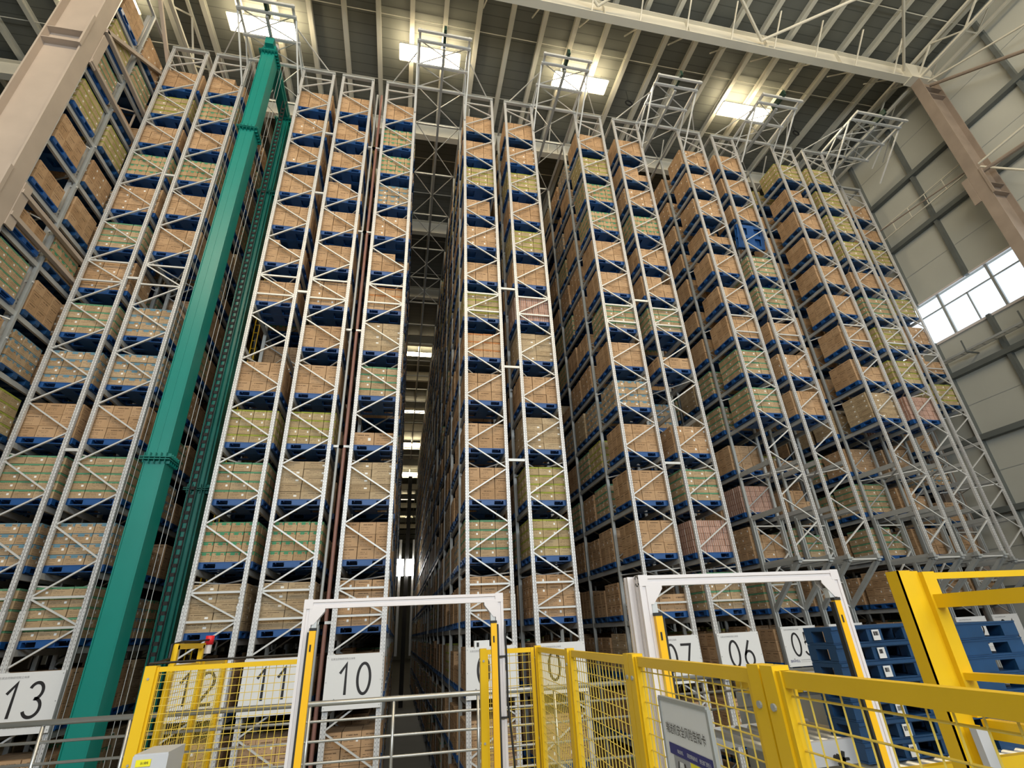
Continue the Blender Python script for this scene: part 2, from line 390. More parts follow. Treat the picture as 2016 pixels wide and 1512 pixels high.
def girders():
    nm = ['nearest', 'second', 'third', 'fourth', 'fifth', 'sixth', 'seventh', 'eighth', 'ninth', 'tenth', 'eleventh', 'twelfth', 'thirteenth', 'fourteenth', 'fifteenth', 'sixteenth', 'seventeenth', 'eighteenth', 'nineteenth', 'twentieth']
    for n in range(20):
        girder(12.22+7.78*n, f'cream roof girder, {nm[n]} one from the viewer', n == 0)
    # horizontal wind bracing in the roof plane ahead of the nearest girder
    t = empty('wind_bracing', (14, 8, ZC+.6+H0), 'cream tubes of roof wind bracing in front of the nearest girder', 'bracing')
    Y0, Y1 = 12.0, 4.4
    for xa, xb in ((16.5, 5.6), (16.5, 26.6), (25.2, 17.0), (7.8, -2.6), (7.8, 16.2), (-.9, 7.2), (-.9, -9.5)):
        mb = MB(); mb.tube((xa, Y0, ZC+.45), (xb, Y1, ZC+.45), .07, 8); build(mb, 'brace_tube', M['cream'], t)
    # two longitudinal lattice trusses along the column lines
    for X, lab in ((-10.95, 'cream lattice truss running back from the left column'), (26.1, 'cream lattice truss running back beside the right wall')):
        t = empty('lattice_truss', (X, 20, 25+H0), lab, 'truss')
        zt, zb = (27.0, 25.3) if X < 0 else (26.9, 25.75)
        xo = 0 if X < 0 else .8
        ya, yb = (12.4, 43.3) if X < 0 else (4.4, 43.3)
        for z, xx in ((zt, X), (zb, X)) + (() if X < 0 else ((zb, X+xo),)):
            mb = MB(); mb.bar((xx, ya, z), (xx, yb, z), .13, .13); build(mb, 'chord', M['cream'], t)
        y = ya; i = 0
        while y < yb-1:
            mb = MB()
            if i % 2: mb.bar((X, y, zt), (X, y+1.3, zb), .07, .07)
            else: mb.bar((X, y, zb), (X, y+1.3, zt), .07, .07)
            if X > 0: mb.bar((X, y, zb), (X+xo, y+(1.3 if i % 2 else 0), zb), .05, .05)
            build(mb, 'web_member', M['cream'], t); y += 1.3; i += 1
def columns():
    def col(x0, x1, y0, y1, label, mt, mats, left):
        c = empty('steel_column', ((x0+x1)/2, (y0+y1)/2, 0), label, 'column')
        mb = MB(); f = .05; ym = (y0+y1)/2
        mb.box(x0, y0, ZB, x0+f, y1, ZC+.2); mb.box(x1-f, y0, ZB, x1, y1, ZC+.2); mb.box(x0+f, ym-.02, ZB, x1-f, ym+.02, ZC+.2)
        build(mb, 'shaft', mats, c)
        for z in (17.9, 11.2, 4.6, 24.9):
            mb = MB(); mb.box(x0+f, y0+.01, z, x1-f, y1-.01, z+.03); mb.box(x0+f, y0+.01, z-.55, x1-f, y1-.01, z-.52); build(mb, 'stiffener', mats, c)
        for z in (17.9, 11.0):
            mb = MB(); xs = x1 if left else x0
            mb.box(xs-.03, y0-.12, z-.75, xs+.03, y0-.01, z+.75); mb.box(xs-.03, y1+.01, z-.75, xs+.03, y1+.3, z+.75); build(mb, 'gusset', mats, c)
        mb = MB(); mb.box(x0-.1, y0-.1, ZB, x1+.1, y1+.1, ZB+.06); build(mb, 'base_plate', mats, c)
        if left:   # knee under the roof
            mb = MB(); mb.prism([(0,0),(.9,1.7),(0,1.7)], (x1, ym-.02, ZC-1.7), (1,0,0), (0,0,1), (0,.04,0)); mb.bar((x1, ym, ZC-1.7), (x1+.9, ym, ZC), .34, .03, (0,1,0)); build(mb, 'knee_plate', mats, c)
        else:
            mb = MB(); mb.box(x0-.45, y0-.02, ZC-.05, x1, y1+.02, ZC+1.1); build(mb, 'head_plate', M['cream'], c)
        return c
    col(-11.82, -10.62, 11.88, 12.38, 'huge dusty pinkish steel column at the upper left corner', None, M['pink'], True)
    col(-11.82, -10.62, 19.7, 20.2, 'pinkish steel column behind the racks on the left', None, M['pink'], True)
    col(25.9, 27.1, 11.95, 12.45, 'brown dusty steel column at the right end of the big girder', None, M['pinkd'], False)
    col(25.9, 27.1, 19.75, 20.2, 'brown steel column beside the right wall behind the racks', None, M['pinkd'], False)
    # braces between columns in the column line
    t = empty('column_bracing', (-10.9, 15, 15+H0), 'dusty steel struts running back from the left column', 'bracing')
    for a, b in (((12.4,18.9),(19.8,18.6)), ((12.4,17.3),(19.8,17.3)), ((12.4,11.45),(19.8,11.45)), ((12.4,10.65),(19.8,10.65)), ((12.4,24.8),(19.8,18.8)), ((12.4,18.9),(19.8,24.8))):
        mb = MB(); mb.bar((-10.62, *a), (-10.62, *b), .13, .13); build(mb, 'strut', M['pink'], t)
    for k in range(5):
        mb = MB(); y = 12.6+k*1.4; mb.bar((-10.9, y, 17.3), (-10.9, y+1.4 if k % 2 else y, 18.8), .05, .05); mb.bar((-10.9, y, 10.65), (-10.9, y+.7, 11.45), .05, .05); build(mb, 'lacing', M['pink'], t)
    t = empty('column_bracing', (26.3, 8, 20+H0), 'brown and grey struts reaching forward from the right column', 'bracing')
    for a, b, r, m_ in (((11.9,25.0),(4.4,19.1),.09,'pinkd'), ((11.9,25.3),(5.4,22.2),.05,'cream'), ((12,19.2),(4.4,19.3),.055,'cream'), ((12,19.0),(7.4,12.8),.05,'cream'), ((12,18.7),(4.4,17.7),.10,'pinkd'), ((12.6,19.3),(19.8,20.2),.035,'pinkd')):
        mb = MB(); mb.tube((26.3, *a), (26.3, *b), r, 8); build(mb, 'strut', M[m_], t)
    t = empty('cable_tray', (26.9, 15, 19.4+H0), 'light cable tray running on the wall girt left of the right column', 'cable tray')
    mb = MB(); mb.bar((26.7, 12.6, 19.5), (26.7, 21, 19.5), .05, .05); mb.bar((26.7, 12.6, 20.2), (26.7, 21, 20.2), .04, .04); build(mb, 'rail', M['cream'], t)
    for k in range(9): mb = MB(); mb.bar((26.7, 12.8+k, 19.5), (26.7, 12.8+k, 20.2), .03, .03); build(mb, 'hanger', M['cream'], t)
def lights():
    XS = [(-14.4, 'leftmost'), (-7.6, 'second from left'), (.24, 'third from left, over the aisle of rack 09'), (8.2, 'fourth from left'), (18.1, 'rightmost')]
    def fix(x, y, lab, w=3.0, d=.82, z=26.25):
        t = empty('ceiling_light', (x, y, z+H0), lab, 'ceiling light', 'ceiling lights')
        for i in range(4):
            a = x-w/2+i*w/4
            mb = MB(); mb.box(a+.02, y-d/2+.03, z, a+w/4-.02, y+d/2-.03, z+.03); build(mb, 'light_panel', M['lamp'], t)
        mb = MB()
        for yy in (-d/2, 0, d/2): mb.box(x-w/2, y+yy-.025, z+.03, x+w/2, y+yy+.025, z+.10)
        for xx in (-w/2, w/2): mb.box(x+xx-.02, y-d/2, z+.03, x+xx+.02, y+d/2, z+.10)
        build(mb, 'frame', M['cream'], t)
        for xx in (-w/2+.2, w/2-.2):
            mb = MB(); mb.tube((x+xx, y, z+.1), (x+xx, y, ZR), .012, 5); build(mb, 'hanger', M['creamd'], t)
    for x, l in XS: fix(x, 15.8, f'bright warm ceiling light above the rack tops, {l} in the row')
    for y, l in ((46.2, 'nearest'), (61.3, 'second'), (74, 'third'), (90, 'fourth'), (108, 'fifth'), (130, 'farthest')): fix(.85, y, f'{l} of the bright lights seen deep in the aisle by sign 09')
    for x in (-6, 9): fix(x, -3, f'assumed warm ceiling light added over the platform, {"left" if x < 0 else "right"} one')  # unseen fixtures, added above the viewer to light the rack fronts
SCALE[0] = GS
hall(); girders(); columns(); lights()
SCALE[0] = 1.0

# ------------------------------------------------------------------ racks
RX = {14:(-8.88,-7.80),13:(-7.44,-6.38),12:(-4.46,-3.38),11:(-3.02,-1.93),10:(-1.38,-.286),9:(1.63,2.73),8:(3.29,4.38),7:(6.28,7.40),6:(8.00,9.08),5:(11.03,12.06),
      4:(12.70,13.72),3:(15.75,16.77),2:(17.42,18.44),1:(21.03,22.10),15:(-10.25,-9.17)}
SIGN = {i: f'rack {i:02d}' for i in range(1, 14)}; SIGN[14] = 'the rack left of rack 13'; SIGN[15] = 'the rack behind the left column'
PITCH = 1.438
def Zk(k): return .31+PITCH*k               # pallet top height of level k
KS = range(-3, 13)
TOPZ = 19.5; BOT = -4.6
LOADS = {  # k from 0 up to 12
 15:['g4','k3','g5','p3','p3','g5','p3','p3','p3','y4','g4','y4','p3'],
 14:['g5','b4','g5','p3','b4','g4','k4','g4','k4','h4','p4','y4','p3'],
 13:['g5','b4','g5','p3','b4','b4','e','p3','p4','h4','p4','h4','p3'],
 12:['l5','h4','g4','y5','p3','e','p2','p3','p3','p3','k3','k3','p3'],
 11:['l5','h4','l5','y5','p3','p2','k3','p3','p3','p2','p2','p3','p3'],
 10:['k4','p3','l5','s1','g4','l5','o3','p2','k3','b4','h4','h4','p3'],
 9:['k4','g4','p3','p2','p3','o3','y4','p2','k3','d2','y5','p3','p3'],
 8:['k4','y4','y4','l5','p3','l5','r5','p3','y4','p3','y4','k3','p3'],
 7:['s2','p3','p3','p3','b4','p3','g4','p3','p3','h4','h4','y4','p3'],
 6:['g4','r5','g4','k3','e','s2','g4','p3','p2','h4','k3','p2','p3'],
 5:['g4','k4','r5','p3','g4','g4','p3','p2','p3','p2','k3','k3','k3'],
 4:['k4','g4','p2','s1','p3','k3','p2','g4','g4','e','p2','p3','p3'],
 3:['k4','g4','g5','k3','l5','p3','p3','p3','p3','p3','p3','p2','y4'],
 2:['k3','p3','k3','k3','r5','y4','y4','g4','p2','y4','y4','y4','y4'],
 1:['e','e','k3','k3','e','y4','k3','k3','y4','p2','y4','p2','k3'],
}
LOW = {-1:'p3', -2:'k3', -3:'d2'}
def set_back(r): return 14.6 if r == 1 else 13.0
FY = [13.0, 14.6] + [17.2+2.6*i for i in range(18)]
def frames_of(r):
    if r == 15: return [10.6, 12.0] + FY[1:]
    return list(FY) if r != 1 else [14.6, 16.2] + [18.8+2.6*i for i in range(17)]
def nodes(A):
    """zigzag nodes (side, z) going down; side 0 = left post; A racks right of the central aisle, the others mirrored"""
    out = []; z = 18.51; s = 1
    while z > 9.9: out.append((s, z)); z -= .7275; s ^= 1
    out += [(s, 9.80), (s^1, 9.13)]; s ^= 1       # half panel between the two level struts
    z = 8.39
    s ^= 1
    while z > 1.3: out.append((s, z)); z -= .7275; s ^= 1
    out += [(s, 1.10), (s^1, .52)]
    s2 = s; z = -.2
    s2 = s
    while z > -4.4: out.append((s2, z)); z -= .7275; s2 ^= 1
    if not A: out = [(1-a, b) for a, b in out]
    return out
WID = 1.09
def post_profile(mb, x, y, z0, z1, face=-1, w=.092, d=.07):
    """open hat-section upright: two face strips, a recessed web and two side flanges"""
    a = y if face < 0 else y
    mb.box(x-w/2, y, z0, x-.014, y+.016, z1); mb.box(x+.014, y, z0, x+w/2, y+.016, z1)
    mb.box(x-.014, y+.024, z0, x+.014, y+.03, z1)
    mb.box(x-w/2, y+.016, z0, x-w/2+.006, y+d, z1); mb.box(x+w/2-.006, y+.016, z0, x+w/2, y+d, z1)
# prototypes (hidden ones are never needed: the first instance is the prototype itself)
PROTO = {}
def proto(key, name, mb, mats):
    if key not in PROTO:
        me = mesh_from(name, mb.v, mb.f, mb.m, mats if isinstance(mats, list) else [mats], (0,0,H0), True)
        PROTO[key] = me
    return PROTO[key]
def put(me, name, loc, parent=None, label=None, cat=None, group=None, kind=None):
    o = bpy.data.objects.new(name, me); COL.objects.link(o)
    if parent is not None:
        po = ORIG[parent.name]; o.location = (loc[0]-po[0], loc[1]-po[1], loc[2]+H0-po[2])
    else: o.location = (loc[0], loc[1], loc[2]+H0)
    ORIG[o.name] = (loc[0], loc[1], loc[2]+H0)
    o.parent = parent
    return finish(o, None, label, cat, group, kind)
def frame_mesh(A, w, zb=BOT, heavy=False):
    """a whole upright frame in one mesh for the ones deep in the aisles"""
    mb = MB()
    for x in (0, w): mb.box(x-.046, 0, zb, x+.046, .07, TOPZ)
    ns = nodes(A)
    for (s, z), (s2, z2) in zip(ns, ns[1:]):
        if z2 < zb: continue
        if s != s2: mb.bar((w*s, .035, z), (w*s2, .035, z2), .03, .035, (0,1,0))
    return mb
def rack(r):
    xl, xr = RX[r]; w = xr-xl; A = r <= 9; Ys = frames_of(r); y0 = Ys[0]
    where = {15:'tall grey pallet rack at the far left, partly hidden by the dusty column',14:'tall grey pallet rack left of rack 13, running off the lower left edge'}.get(r)
    root = empty('pallet_rack', ((xl+xr)/2, y0, 0), where or f'tall grey steel pallet rack that carries sign {r:02d}', 'rack', 'rows of high pallet racks')
    cut = r in (5,4,3,2)                          # front bay of these ends above the conveyors
    zb0 = 1.5 if cut else (1.5 if r == 1 else BOT)
    # front frame in full detail
    fr = empty('upright_frame', ((xl+xr)/2, y0, 0), None, None); fr.parent = root; fr.location = (0,0,0)
    for x in (xl, xr):
        key = ('post', zb0)
        if key not in PROTO:
            mb = MB(); post_profile(mb, 0, 0, zb0, TOPZ)
            if zb0 < 0: post_profile(mb, 0, -.012, BOT, .85, w=.112, d=.09)
            proto(key, 'post', mb, M['post'])
        put(PROTO[key], 'post', (x, y0, 0), fr)
    ns = nodes(A)
    def br(p, q, y=y0+.045, t=.042):
        mb = MB(); mb.bar(p, q, .034, t, (0,1,0)); return mb
    for i, ((s, z), (s2, z2)) in enumerate(zip(ns, ns[1:])):
        if z2 < zb0-.1: continue
        xa, xb = (xl, xr)[s], (xl, xr)[s2]
        if s == s2: continue
        mb = br((xa+(.04 if s == 0 else -.04), y0+.05, z-.03), (xb+(.04 if s2 == 0 else -.04), y0+.05, z2+.03)); build(mb, 'brace', M['galv'], fr)
    s0, z0 = ns[0]
    mb = br((xl if s0 else xr, y0+.05, 19.05), ((xl, xr)[s0], y0+.05, z0)); build(mb, 'brace', M['galv'], fr)
    for z in (19.12, 9.80, 9.13, 1.10, .52):
        if z < zb0: continue
        mb = MB(); mb.box(xl+.03, y0+.03, z-.025, xr-.03, y0+.07, z+.02); build(mb, 'strut', M['galv'], fr)
    mb = MB(); mb.box(xl-.05, y0-.02, TOPZ-.03, xr+.05, y0+.09, TOPZ+.07); build(mb, 'top_tie', M['dull'], fr)
    # further frames: one mesh each
    key = ('frame', A, round(w, 2)); 
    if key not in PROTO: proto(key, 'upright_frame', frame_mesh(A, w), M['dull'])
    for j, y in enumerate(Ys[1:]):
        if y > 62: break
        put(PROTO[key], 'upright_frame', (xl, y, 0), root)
        # short tie over the frame tops down the row
    mb = MB()
    for x in (xl, xr): mb.box(x-.04, y0+.09, TOPZ, x+.04, 62, TOPZ+.06)
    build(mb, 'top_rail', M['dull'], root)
    # pallet beams along the row, both sides, level by level
    nb = 2
    for bay in range(nb):
        ya, yb = Ys[bay], Ys[bay+1]
        key = ('beam', round(yb-ya, 2))
        if key not in PROTO:
            mb = MB(); mb.box(-.028, .07, -.125, .028, yb-ya, 0); mb.box(-.036, .07, -.125, -.028, yb-ya, -.10); proto(key, 'beam', mb, M['beam'])
        for k in KS:
            z = Zk(k)-.155
            if bay == 0 and z < zb0: 
                continue
            for x, sgn in ((xl, 1), (xr, -1)): put(PROTO[key], 'beam', (x+sgn*.02, ya, z), root)
    B = []
    for bay in range(nb, len(Ys)-1):
        if Ys[bay+1] > 62: break
        for k in KS:
            z = Zk(k)-.155
            for x in (xl, xr): B.append((x-.03, Ys[bay], z-.125, x+.03, Ys[bay+1], z, 0, 0))
    o = bpy.data.objects.new('beam', boxes_mesh('beam', B, [M['beam']], ORIG[root.name])); COL.objects.link(o); o.parent = root; o['kind'] = 'stuff'
    if r == 15:
        mb = MB(); mb.box(-9.37, 12.0, BOT, -9.27, 12.07, TOPZ)
        for i in range(14): mb.box(-9.37, 12.01, -3+i*1.6, -9.1, 12.05, -2.95+i*1.6)
        build(mb, 'doubled_post', M['galv'], root)
    # thin flat cross bracing under some levels of the first bays, and sloping rods
    for k in (1, 3, 5, 7, 9, 11):
        z = Zk(k)-.42
        if z < zb0: continue
        mb = MB(); mb.bar((xl, y0+.1, z), (xr, Ys[1]-.05, z), .03, .03); mb.bar((xr, y0+.1, z+.03), (xl, Ys[1]-.05, z+.03), .03, .03); build(mb, 'cross_brace', M['galv'], root)
    if cut or r == 1:
        for x in (xl, xr):
            mb = MB(); mb.box(x-.09, y0-.06, 1.47, x+.09, y0+.16, 1.52); mb.box(x-.05, y0-.02, 1.40, x+.05, y0+.1, 1.60); build(mb, 'foot_bracket', M['dull'], root)
            mb = MB(); mb.bar((x, y0+.08, 1.42), (x, Ys[1]-.02, .22), .10, .12); build(mb, 'knee_strut', M['dull'], root)
            mb = MB(); mb.bar((x, y0+.1, 1.46), (x, Ys[1], 1.46), .07, .11); build(mb, 'foot_beam', M['dull'], root)
            mb = MB(); post_profile(mb, x, Ys[1]-.08, BOT, 2.95, w=.13, d=.10); build(mb, 'doubled_post', M['dull'], root)
        mb = MB()
        mb.box(xl, y0, 1.44, xr, y0+.05, 1.48); build(mb, 'foot_tie', M['galv'], root)
        for z, z2, sx in ((2.7, 1.9, 0), (1.9, 1.0, 1), (1.0, .2, 0)):
            a, b = (xl, xr) if sx == 0 else (xr, xl)
            mb = MB(); mb.bar((a, Ys[1]-.05, z), (b, Ys[1]-.05, z2), .04, .045, (0,1,0)); build(mb, 'brace', M['galv'], root)
        for z in (2.7, .95): 
            mb = MB(); mb.box(xl, Ys[1]-.07, z-.02, xr, Ys[1]-.03, z+.02); build(mb, 'strut', M['galv'], root)
        for kk in (1, 2, 3):     # side beams crossing the empty front bay
            z = Zk(kk)-.2
            for x in (xl, xr):
                mb = MB(); mb.box(x-.03, y0+.08, z-.11, x+.03, Ys[1], z); build(mb, 'bay_tie', M['beam'], root) if z > 1.6 else None
    return root
ROOTS = {r: rack(r) for r in RX}
def tie(xa, xb, zs, lab, y=13.02):
    for z in zs:
        mb = MB(); mb.box(xa+.05, y, z-.035, xb-.05, y+.06, z+.035)
        build(mb, 'rack_tie', M['galv'], label=f'short grey tie {lab}, {["lowest","second","third","fourth","fifth","top"][min(5, sorted(zs).index(z))]} one', cat='rack tie', group='ties between neighbouring racks')
tie(2.73, 3.29, (4.26, 7.17, 10.06), 'joining racks 09 and 08'); tie(-7.80, -7.44, (4.3, 9.3, 13.3), 'joining racks 14 and 13')
tie(-3.38, -3.02, (9.3, 13.3, 16.2), 'joining racks 12 and 11'); tie(7.40, 8.00, (4.26, 10.06), 'joining racks 07 and 06')

# ------------------------------------------------------------------ pallets and loads
def pallet_boxes(cx, y0, zt, w=1.22, d=1.04, lo=False):
    """blue plastic pallet: deck, nine blocks, three runners each way; zt top height"""
    h = .15; z0 = zt-h; B = []
    x0, x1 = cx-w/2, cx+w/2; y1 = y0+d
    B.append((x0, y0, zt-.035, x1, y1, zt))
    xb = ((x0, x0+.19), (cx-.17, cx+.17), (x1-.19, x1)); yb = ((y0, y0+.15), (y0+d/2-.075, y0+d/2+.075), (y1-.15, y1))
    for a, b in xb:
        for c, e in yb: B.append((a, c, z0+.018, b, e, zt-.035))
    for c, e in yb: B.append((x0+.01, c+.005, z0, x1-.01, e-.005, z0+.018))
    if not lo:
        for a, b in xb: B.append((a+.01, y0+.01, z0+.002, b-.01, y1-.01, z0+.016))
    return B
def pallet_mesh():
    mb = MB()
    for b in pallet_boxes(0, 0, 0): mb.box(*b)
    for i in range(7):                       # ribs under the deck
        x = -.54+i*.18; mb.box(x-.006, .02, -.06, x+.006, 1.02, -.034)
    mb.box(-.61, -.006, -.012, .61, 0, 0); mb.box(-.61, 1.04, -.012, .61, 1.046, 0)
    me = mesh_from('pallet', mb.v, mb.f, mb.m, [M['blue']], (0,0,H0), True)
    return me
PAL = pallet_mesh()
CARTON = {}
def carton_mesh(key, dx, dy, dz, mk):
    if key not in CARTON:
        CARTON[key] = boxes_mesh('carton', [(-dx/2, 0, 0, dx/2, dy, dz, 0, 3)], [CM[mk]], (0,0,H0))
    return CARTON[key]
cyaw, cpit, crol = (math.radians(a) for a in (12.903, 26.256, -2.922))
def project(x, y, z):
    c = SC.camera.matrix_world.inverted() @ Vector((x, y, z+H0))
    return 1008+992.5*c.x/-c.z, 756-992.5*c.y/-c.z, -c.z
ORD = ['first','second','third','fourth','fifth','sixth','seventh','eighth','ninth','tenth','eleventh','twelfth','thirteenth','fourteenth']
def level_words(k): return f'{ORD[k]} level above the signs' if k >= 0 else ('level hidden behind the signs' if k == -1 else ('first level below the signs' if k == -2 else 'second level below the signs'))
def lvl_short(k): return f'{ORD[k]} pallet above sign' if k >= 0 else ('pallet behind sign' if k == -1 else ('first pallet below sign' if k == -2 else 'second pallet below sign'))
cand_p = []; cand_c = []; stuffP = []; stuffC = []
SIDE_L = {7,5,3,1,9}; SIDE_R = {10,15,13,8,6,4,2}
for r in RX:
    xl, xr = RX[r]; cx = (xl+xr)/2; Ys = frames_of(r)
    slots = []
    for bay in range(len(Ys)-1):
        if Ys[bay+1] > 60: break
        if bay == 0: slots.append((0, Ys[0]+.13))
        else: slots += [(bay, Ys[bay]+.15), (bay, Ys[bay]+1.35)]
    rr = random.Random(100+r)
    for si, (bay, y) in enumerate(slots):
        for k in KS:
            cut = (r in (5,4,3,2,1)) and bay == 0 and k <= 3
            if cut: continue
            if si == 0:
                kind = LOADS[r][k] if k >= 0 else LOW[k]
                if r <= 4 and k == -1: kind = 'k3'
            else:
                kind = rr.choice(['p3','p3','k3','p2','k4','g4','l5','y4','p4','h4','b4','p3','s2','e' if si > 2 else 'k3'])
                if r in (5,4,3,2) and bay == 1 and y < 15: kind = LOADS[r][k] if k >= 0 else LOW[k]
                if kind in ('e',) and rr.random() < .5: kind = 'p3'
            if kind == 'e': continue
            zt = Zk(k)
            u, v, dpt = project(cx, y, zt)
            size = 1.2*992/max(dpt, 1)
            vis = -150 < u < 2150 and -100 < v < 1560
            jx = rr.uniform(-.02, .02); jy = rr.uniform(-.015, .03)
            near = si == 0 or (si <= 1)
            if vis and si <= 1 and r != 15 or (vis and si == 0): cand_p.append((size, r, k, si, cx+jx, y+jy, zt))
            else:
                stuffP += [(*b, 0, 0) for b in pallet_boxes(cx+jx, y+jy, zt, lo=True)]
            nx, nz, hh, mk = LT[kind]
            tw = 1.20 if kind != 'd2' else .92; td = 1.02
            dx = tw/nx; dz = hh/nz; ny = 2 if nx <= 2 else 3; dy = td/ny
            x0 = cx+jx-tw/2-(.12 if kind == 'd2' else 0)
            drop = rr.random() if si else (.9 if kind not in ('p2', 'k3', 'p3') else rr.random())
            for iz in range(nz):
                for ix in range(nx):
                    for iy in range(ny):
                        if si > 4 and not ((ix in (0, nx-1)) and iy < ny): continue
                        if 0 < ix < nx-1 and 0 < iy < ny-1 and iz < nz-1: continue
                        if si > 0 and 0 < ix < nx-1 and iz < nz-1 and iy > 0: continue
                        if iz == nz-1 and drop < .22 and (ix > 0 and nx > 2 if drop < .11 else ix == nx-1): continue
                        g = .0065
                        a = x0+ix*dx; b = y+jy+.01+iy*dy; c = zt+iz*dz
                        j1, j2 = rr.uniform(-.008, .008), rr.uniform(-.010, .010)
                        if si == 0 and iy == 0 and vis:
                            uu, vv, dd = project(a+dx/2, b, c+dz/2)
                            if -20 < uu < 2036 and -20 < vv < 1532:
                                area_ = dx*dz/dd**2; pen = 1.0 if r in (9,10,8,11,7,12,13,14) else .3
                                if k == -1: pen = .2
                                cand_c.append((area_*pen, r, k, ix, iz, nx, nz, kind, dx-2*g, dy-g, dz-g, mk, a+dx/2+j1*.5, b+j2, c)); continue
                        stuffC.append((a+g+j1*.5, b+j2, c, a+dx-g+j1*.5, b+dy-g+j2, c+dz-g, CIDX[mk], rr.randint(0, 60)))
cand_p.sort(key=lambda t: -t[0]); cand_c.sort(key=lambda t: -t[0])
for i, (s, r, k, si, x, y, zt) in enumerate(cand_p):
    if i < 300:
        back = '' if si == 0 else ', one place back'
        put(PAL, 'pallet', (x, y, zt), label=f'blue plastic pallet in {SIGN[r]}, {level_words(k)}{back}', cat='pallet', group='blue plastic pallets in the racks')
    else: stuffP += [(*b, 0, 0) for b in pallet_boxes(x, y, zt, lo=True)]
def colw(ix, nx):
    if nx == 2: return ('left', 'right')[ix]
    if nx == 3: return ('left', 'middle', 'right')[ix]
    return ORD[ix]
for i, (s, r, k, ix, iz, nx, nz, kind, dx, dy, dz, mk, x, y, z) in enumerate(cand_c):
    if i < 300:
        me = carton_mesh((kind, nx, nz), dx, dy, dz, mk)
        rk = f'{r:02d}' if r <= 13 else ('of the rack left of 13' if r == 14 else 'of the far left rack')
        row = 'only' if nz == 1 else ORD[iz]
        put(me, 'carton', (x, y, z), label=(f'{LOOK[mk]}, {colw(ix, nx)} column, {row} row, {lvl_short(k)} {rk}' if r <= 13 else f'{LOOK[mk]}, {colw(ix, nx)} column, {row} row, {level_words(k).split()[0]} level left of rack 13'), cat='carton', group='cartons stacked on the rack pallets')
    else: stuffC.append((x-dx/2, y, z, x+dx/2, y+dy, z+dz, CIDX[mk], (i*7) % 60))
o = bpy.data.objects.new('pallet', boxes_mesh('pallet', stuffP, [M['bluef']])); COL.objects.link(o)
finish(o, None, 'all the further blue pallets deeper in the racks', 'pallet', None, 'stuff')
o = bpy.data.objects.new('carton', boxes_mesh('carton', stuffC, CMATS)); COL.objects.link(o)
finish(o, None, 'all the further brown cartons stacked in the racks', 'carton', 'cartons stacked on the rack pallets', 'stuff')
# upright blue pallet bottoms in rack 04
for n_, (zz, w_) in enumerate(((Zk(9), 'upper'),)):
    o = put(PAL, 'pallet', (13.21, 13.62, zz), label='blue pallet standing on edge in rack 04 near the top', cat='pallet'); o.rotation_euler = (math.radians(-78), 0, 0); o.location.z += 1.15; o.location.y = 13.25

# ------------------------------------------------------------------ overhead crane rails and their front cages
def cage(xa, xb, y0, lab, rear=60):
    root = empty('crane_rail_cage', ((xa+xb)/2, y0-2, TOPZ+H0), lab, 'crane rail', 'overhead crane rail frames at the aisle mouths')
    z = TOPZ+.05; xm = (xa+xb)/2; d = y0-13.0
    def P(mb, n, m=M['galv']): build(mb, n, m, root)
    for x in (xa, xb):
        mb = MB(); mb.box(x-.04, 10.85+d, z, x+.04, y0, z+.09); P(mb, 'side_beam')
    for y in (10.87, 11.22, 12.1, 13.0):
        mb = MB(); mb.box(xa-.08, y-.04+d, z-.06, xb+.08, y+.04+d, z+.03); P(mb, 'cross_beam')
    ys = [yy for yy in FY if yy <= rear]
    for y in ys:
        if y < y0+.5: continue
        mb = MB(); mb.box(xa, y-.03, z-.02, xb, y+.03, z+.05); P(mb, 'cross_beam', M['dull'])
    mb = MB(); mb.box(xm-.045, 11.3+d, z-.16, xm+.045, rear, z-.04); P(mb, 'crane_rail', M['dull'])
    pts = [11.22+d, 12.1+d, 13.0+d] + [yy for yy in ys if yy > y0+.5]
    for a, b in zip(pts, pts[1:]):
        if b > 30: break
        mb = MB(); mb.bar((xa, a, z), (xb, b, z), .03, .03); P(mb, 'diagonal'); mb = MB(); mb.bar((xb, a, z+.03), (xa, b, z+.03), .03, .03); P(mb, 'diagonal')
    for x, s in ((xa, -1), (xb, 1)):                       # knees to the rack faces and slanting stays
        xo = x+s*.06
        mb = MB(); mb.bar((xo, y0-.02, 18.0), (xo, 11.3+d, z), .05, .05); P(mb, 'knee_brace')
        mb = MB(); mb.bar((x, 11.6+d, z+.06), (x+s*.95, y0, z+.06), .035, .035); P(mb, 'stay')
        mb = MB(); mb.bar((x, 12.1+d, z), (xo, y0, 19.0), .04, .04); P(mb, 'stay')
    mb = MB(); mb.box(xm-.05, 10.70+d, z-.02, xm+.05, 11.45+d, z+.24); P(mb, 'rail_end_stop', M['green'])
cage(-6.30, -4.53, 13.0, 'overhead crane rail frame above the teal crane mast')
cage(-.22, 1.57, 13.0, 'overhead crane rail frame between racks 10 and 09')
cage(4.45, 6.22, 13.0, 'overhead crane rail frame between racks 08 and 07')
cage(9.13, 10.90, 13.0, 'overhead crane rail frame between racks 06 and 05')
cage(13.84, 15.6, 13.0, 'overhead crane rail frame between racks 04 and 03')
cage(18.49, 21.0, 13.0, 'overhead crane rail frame between racks 02 and 01', 34)

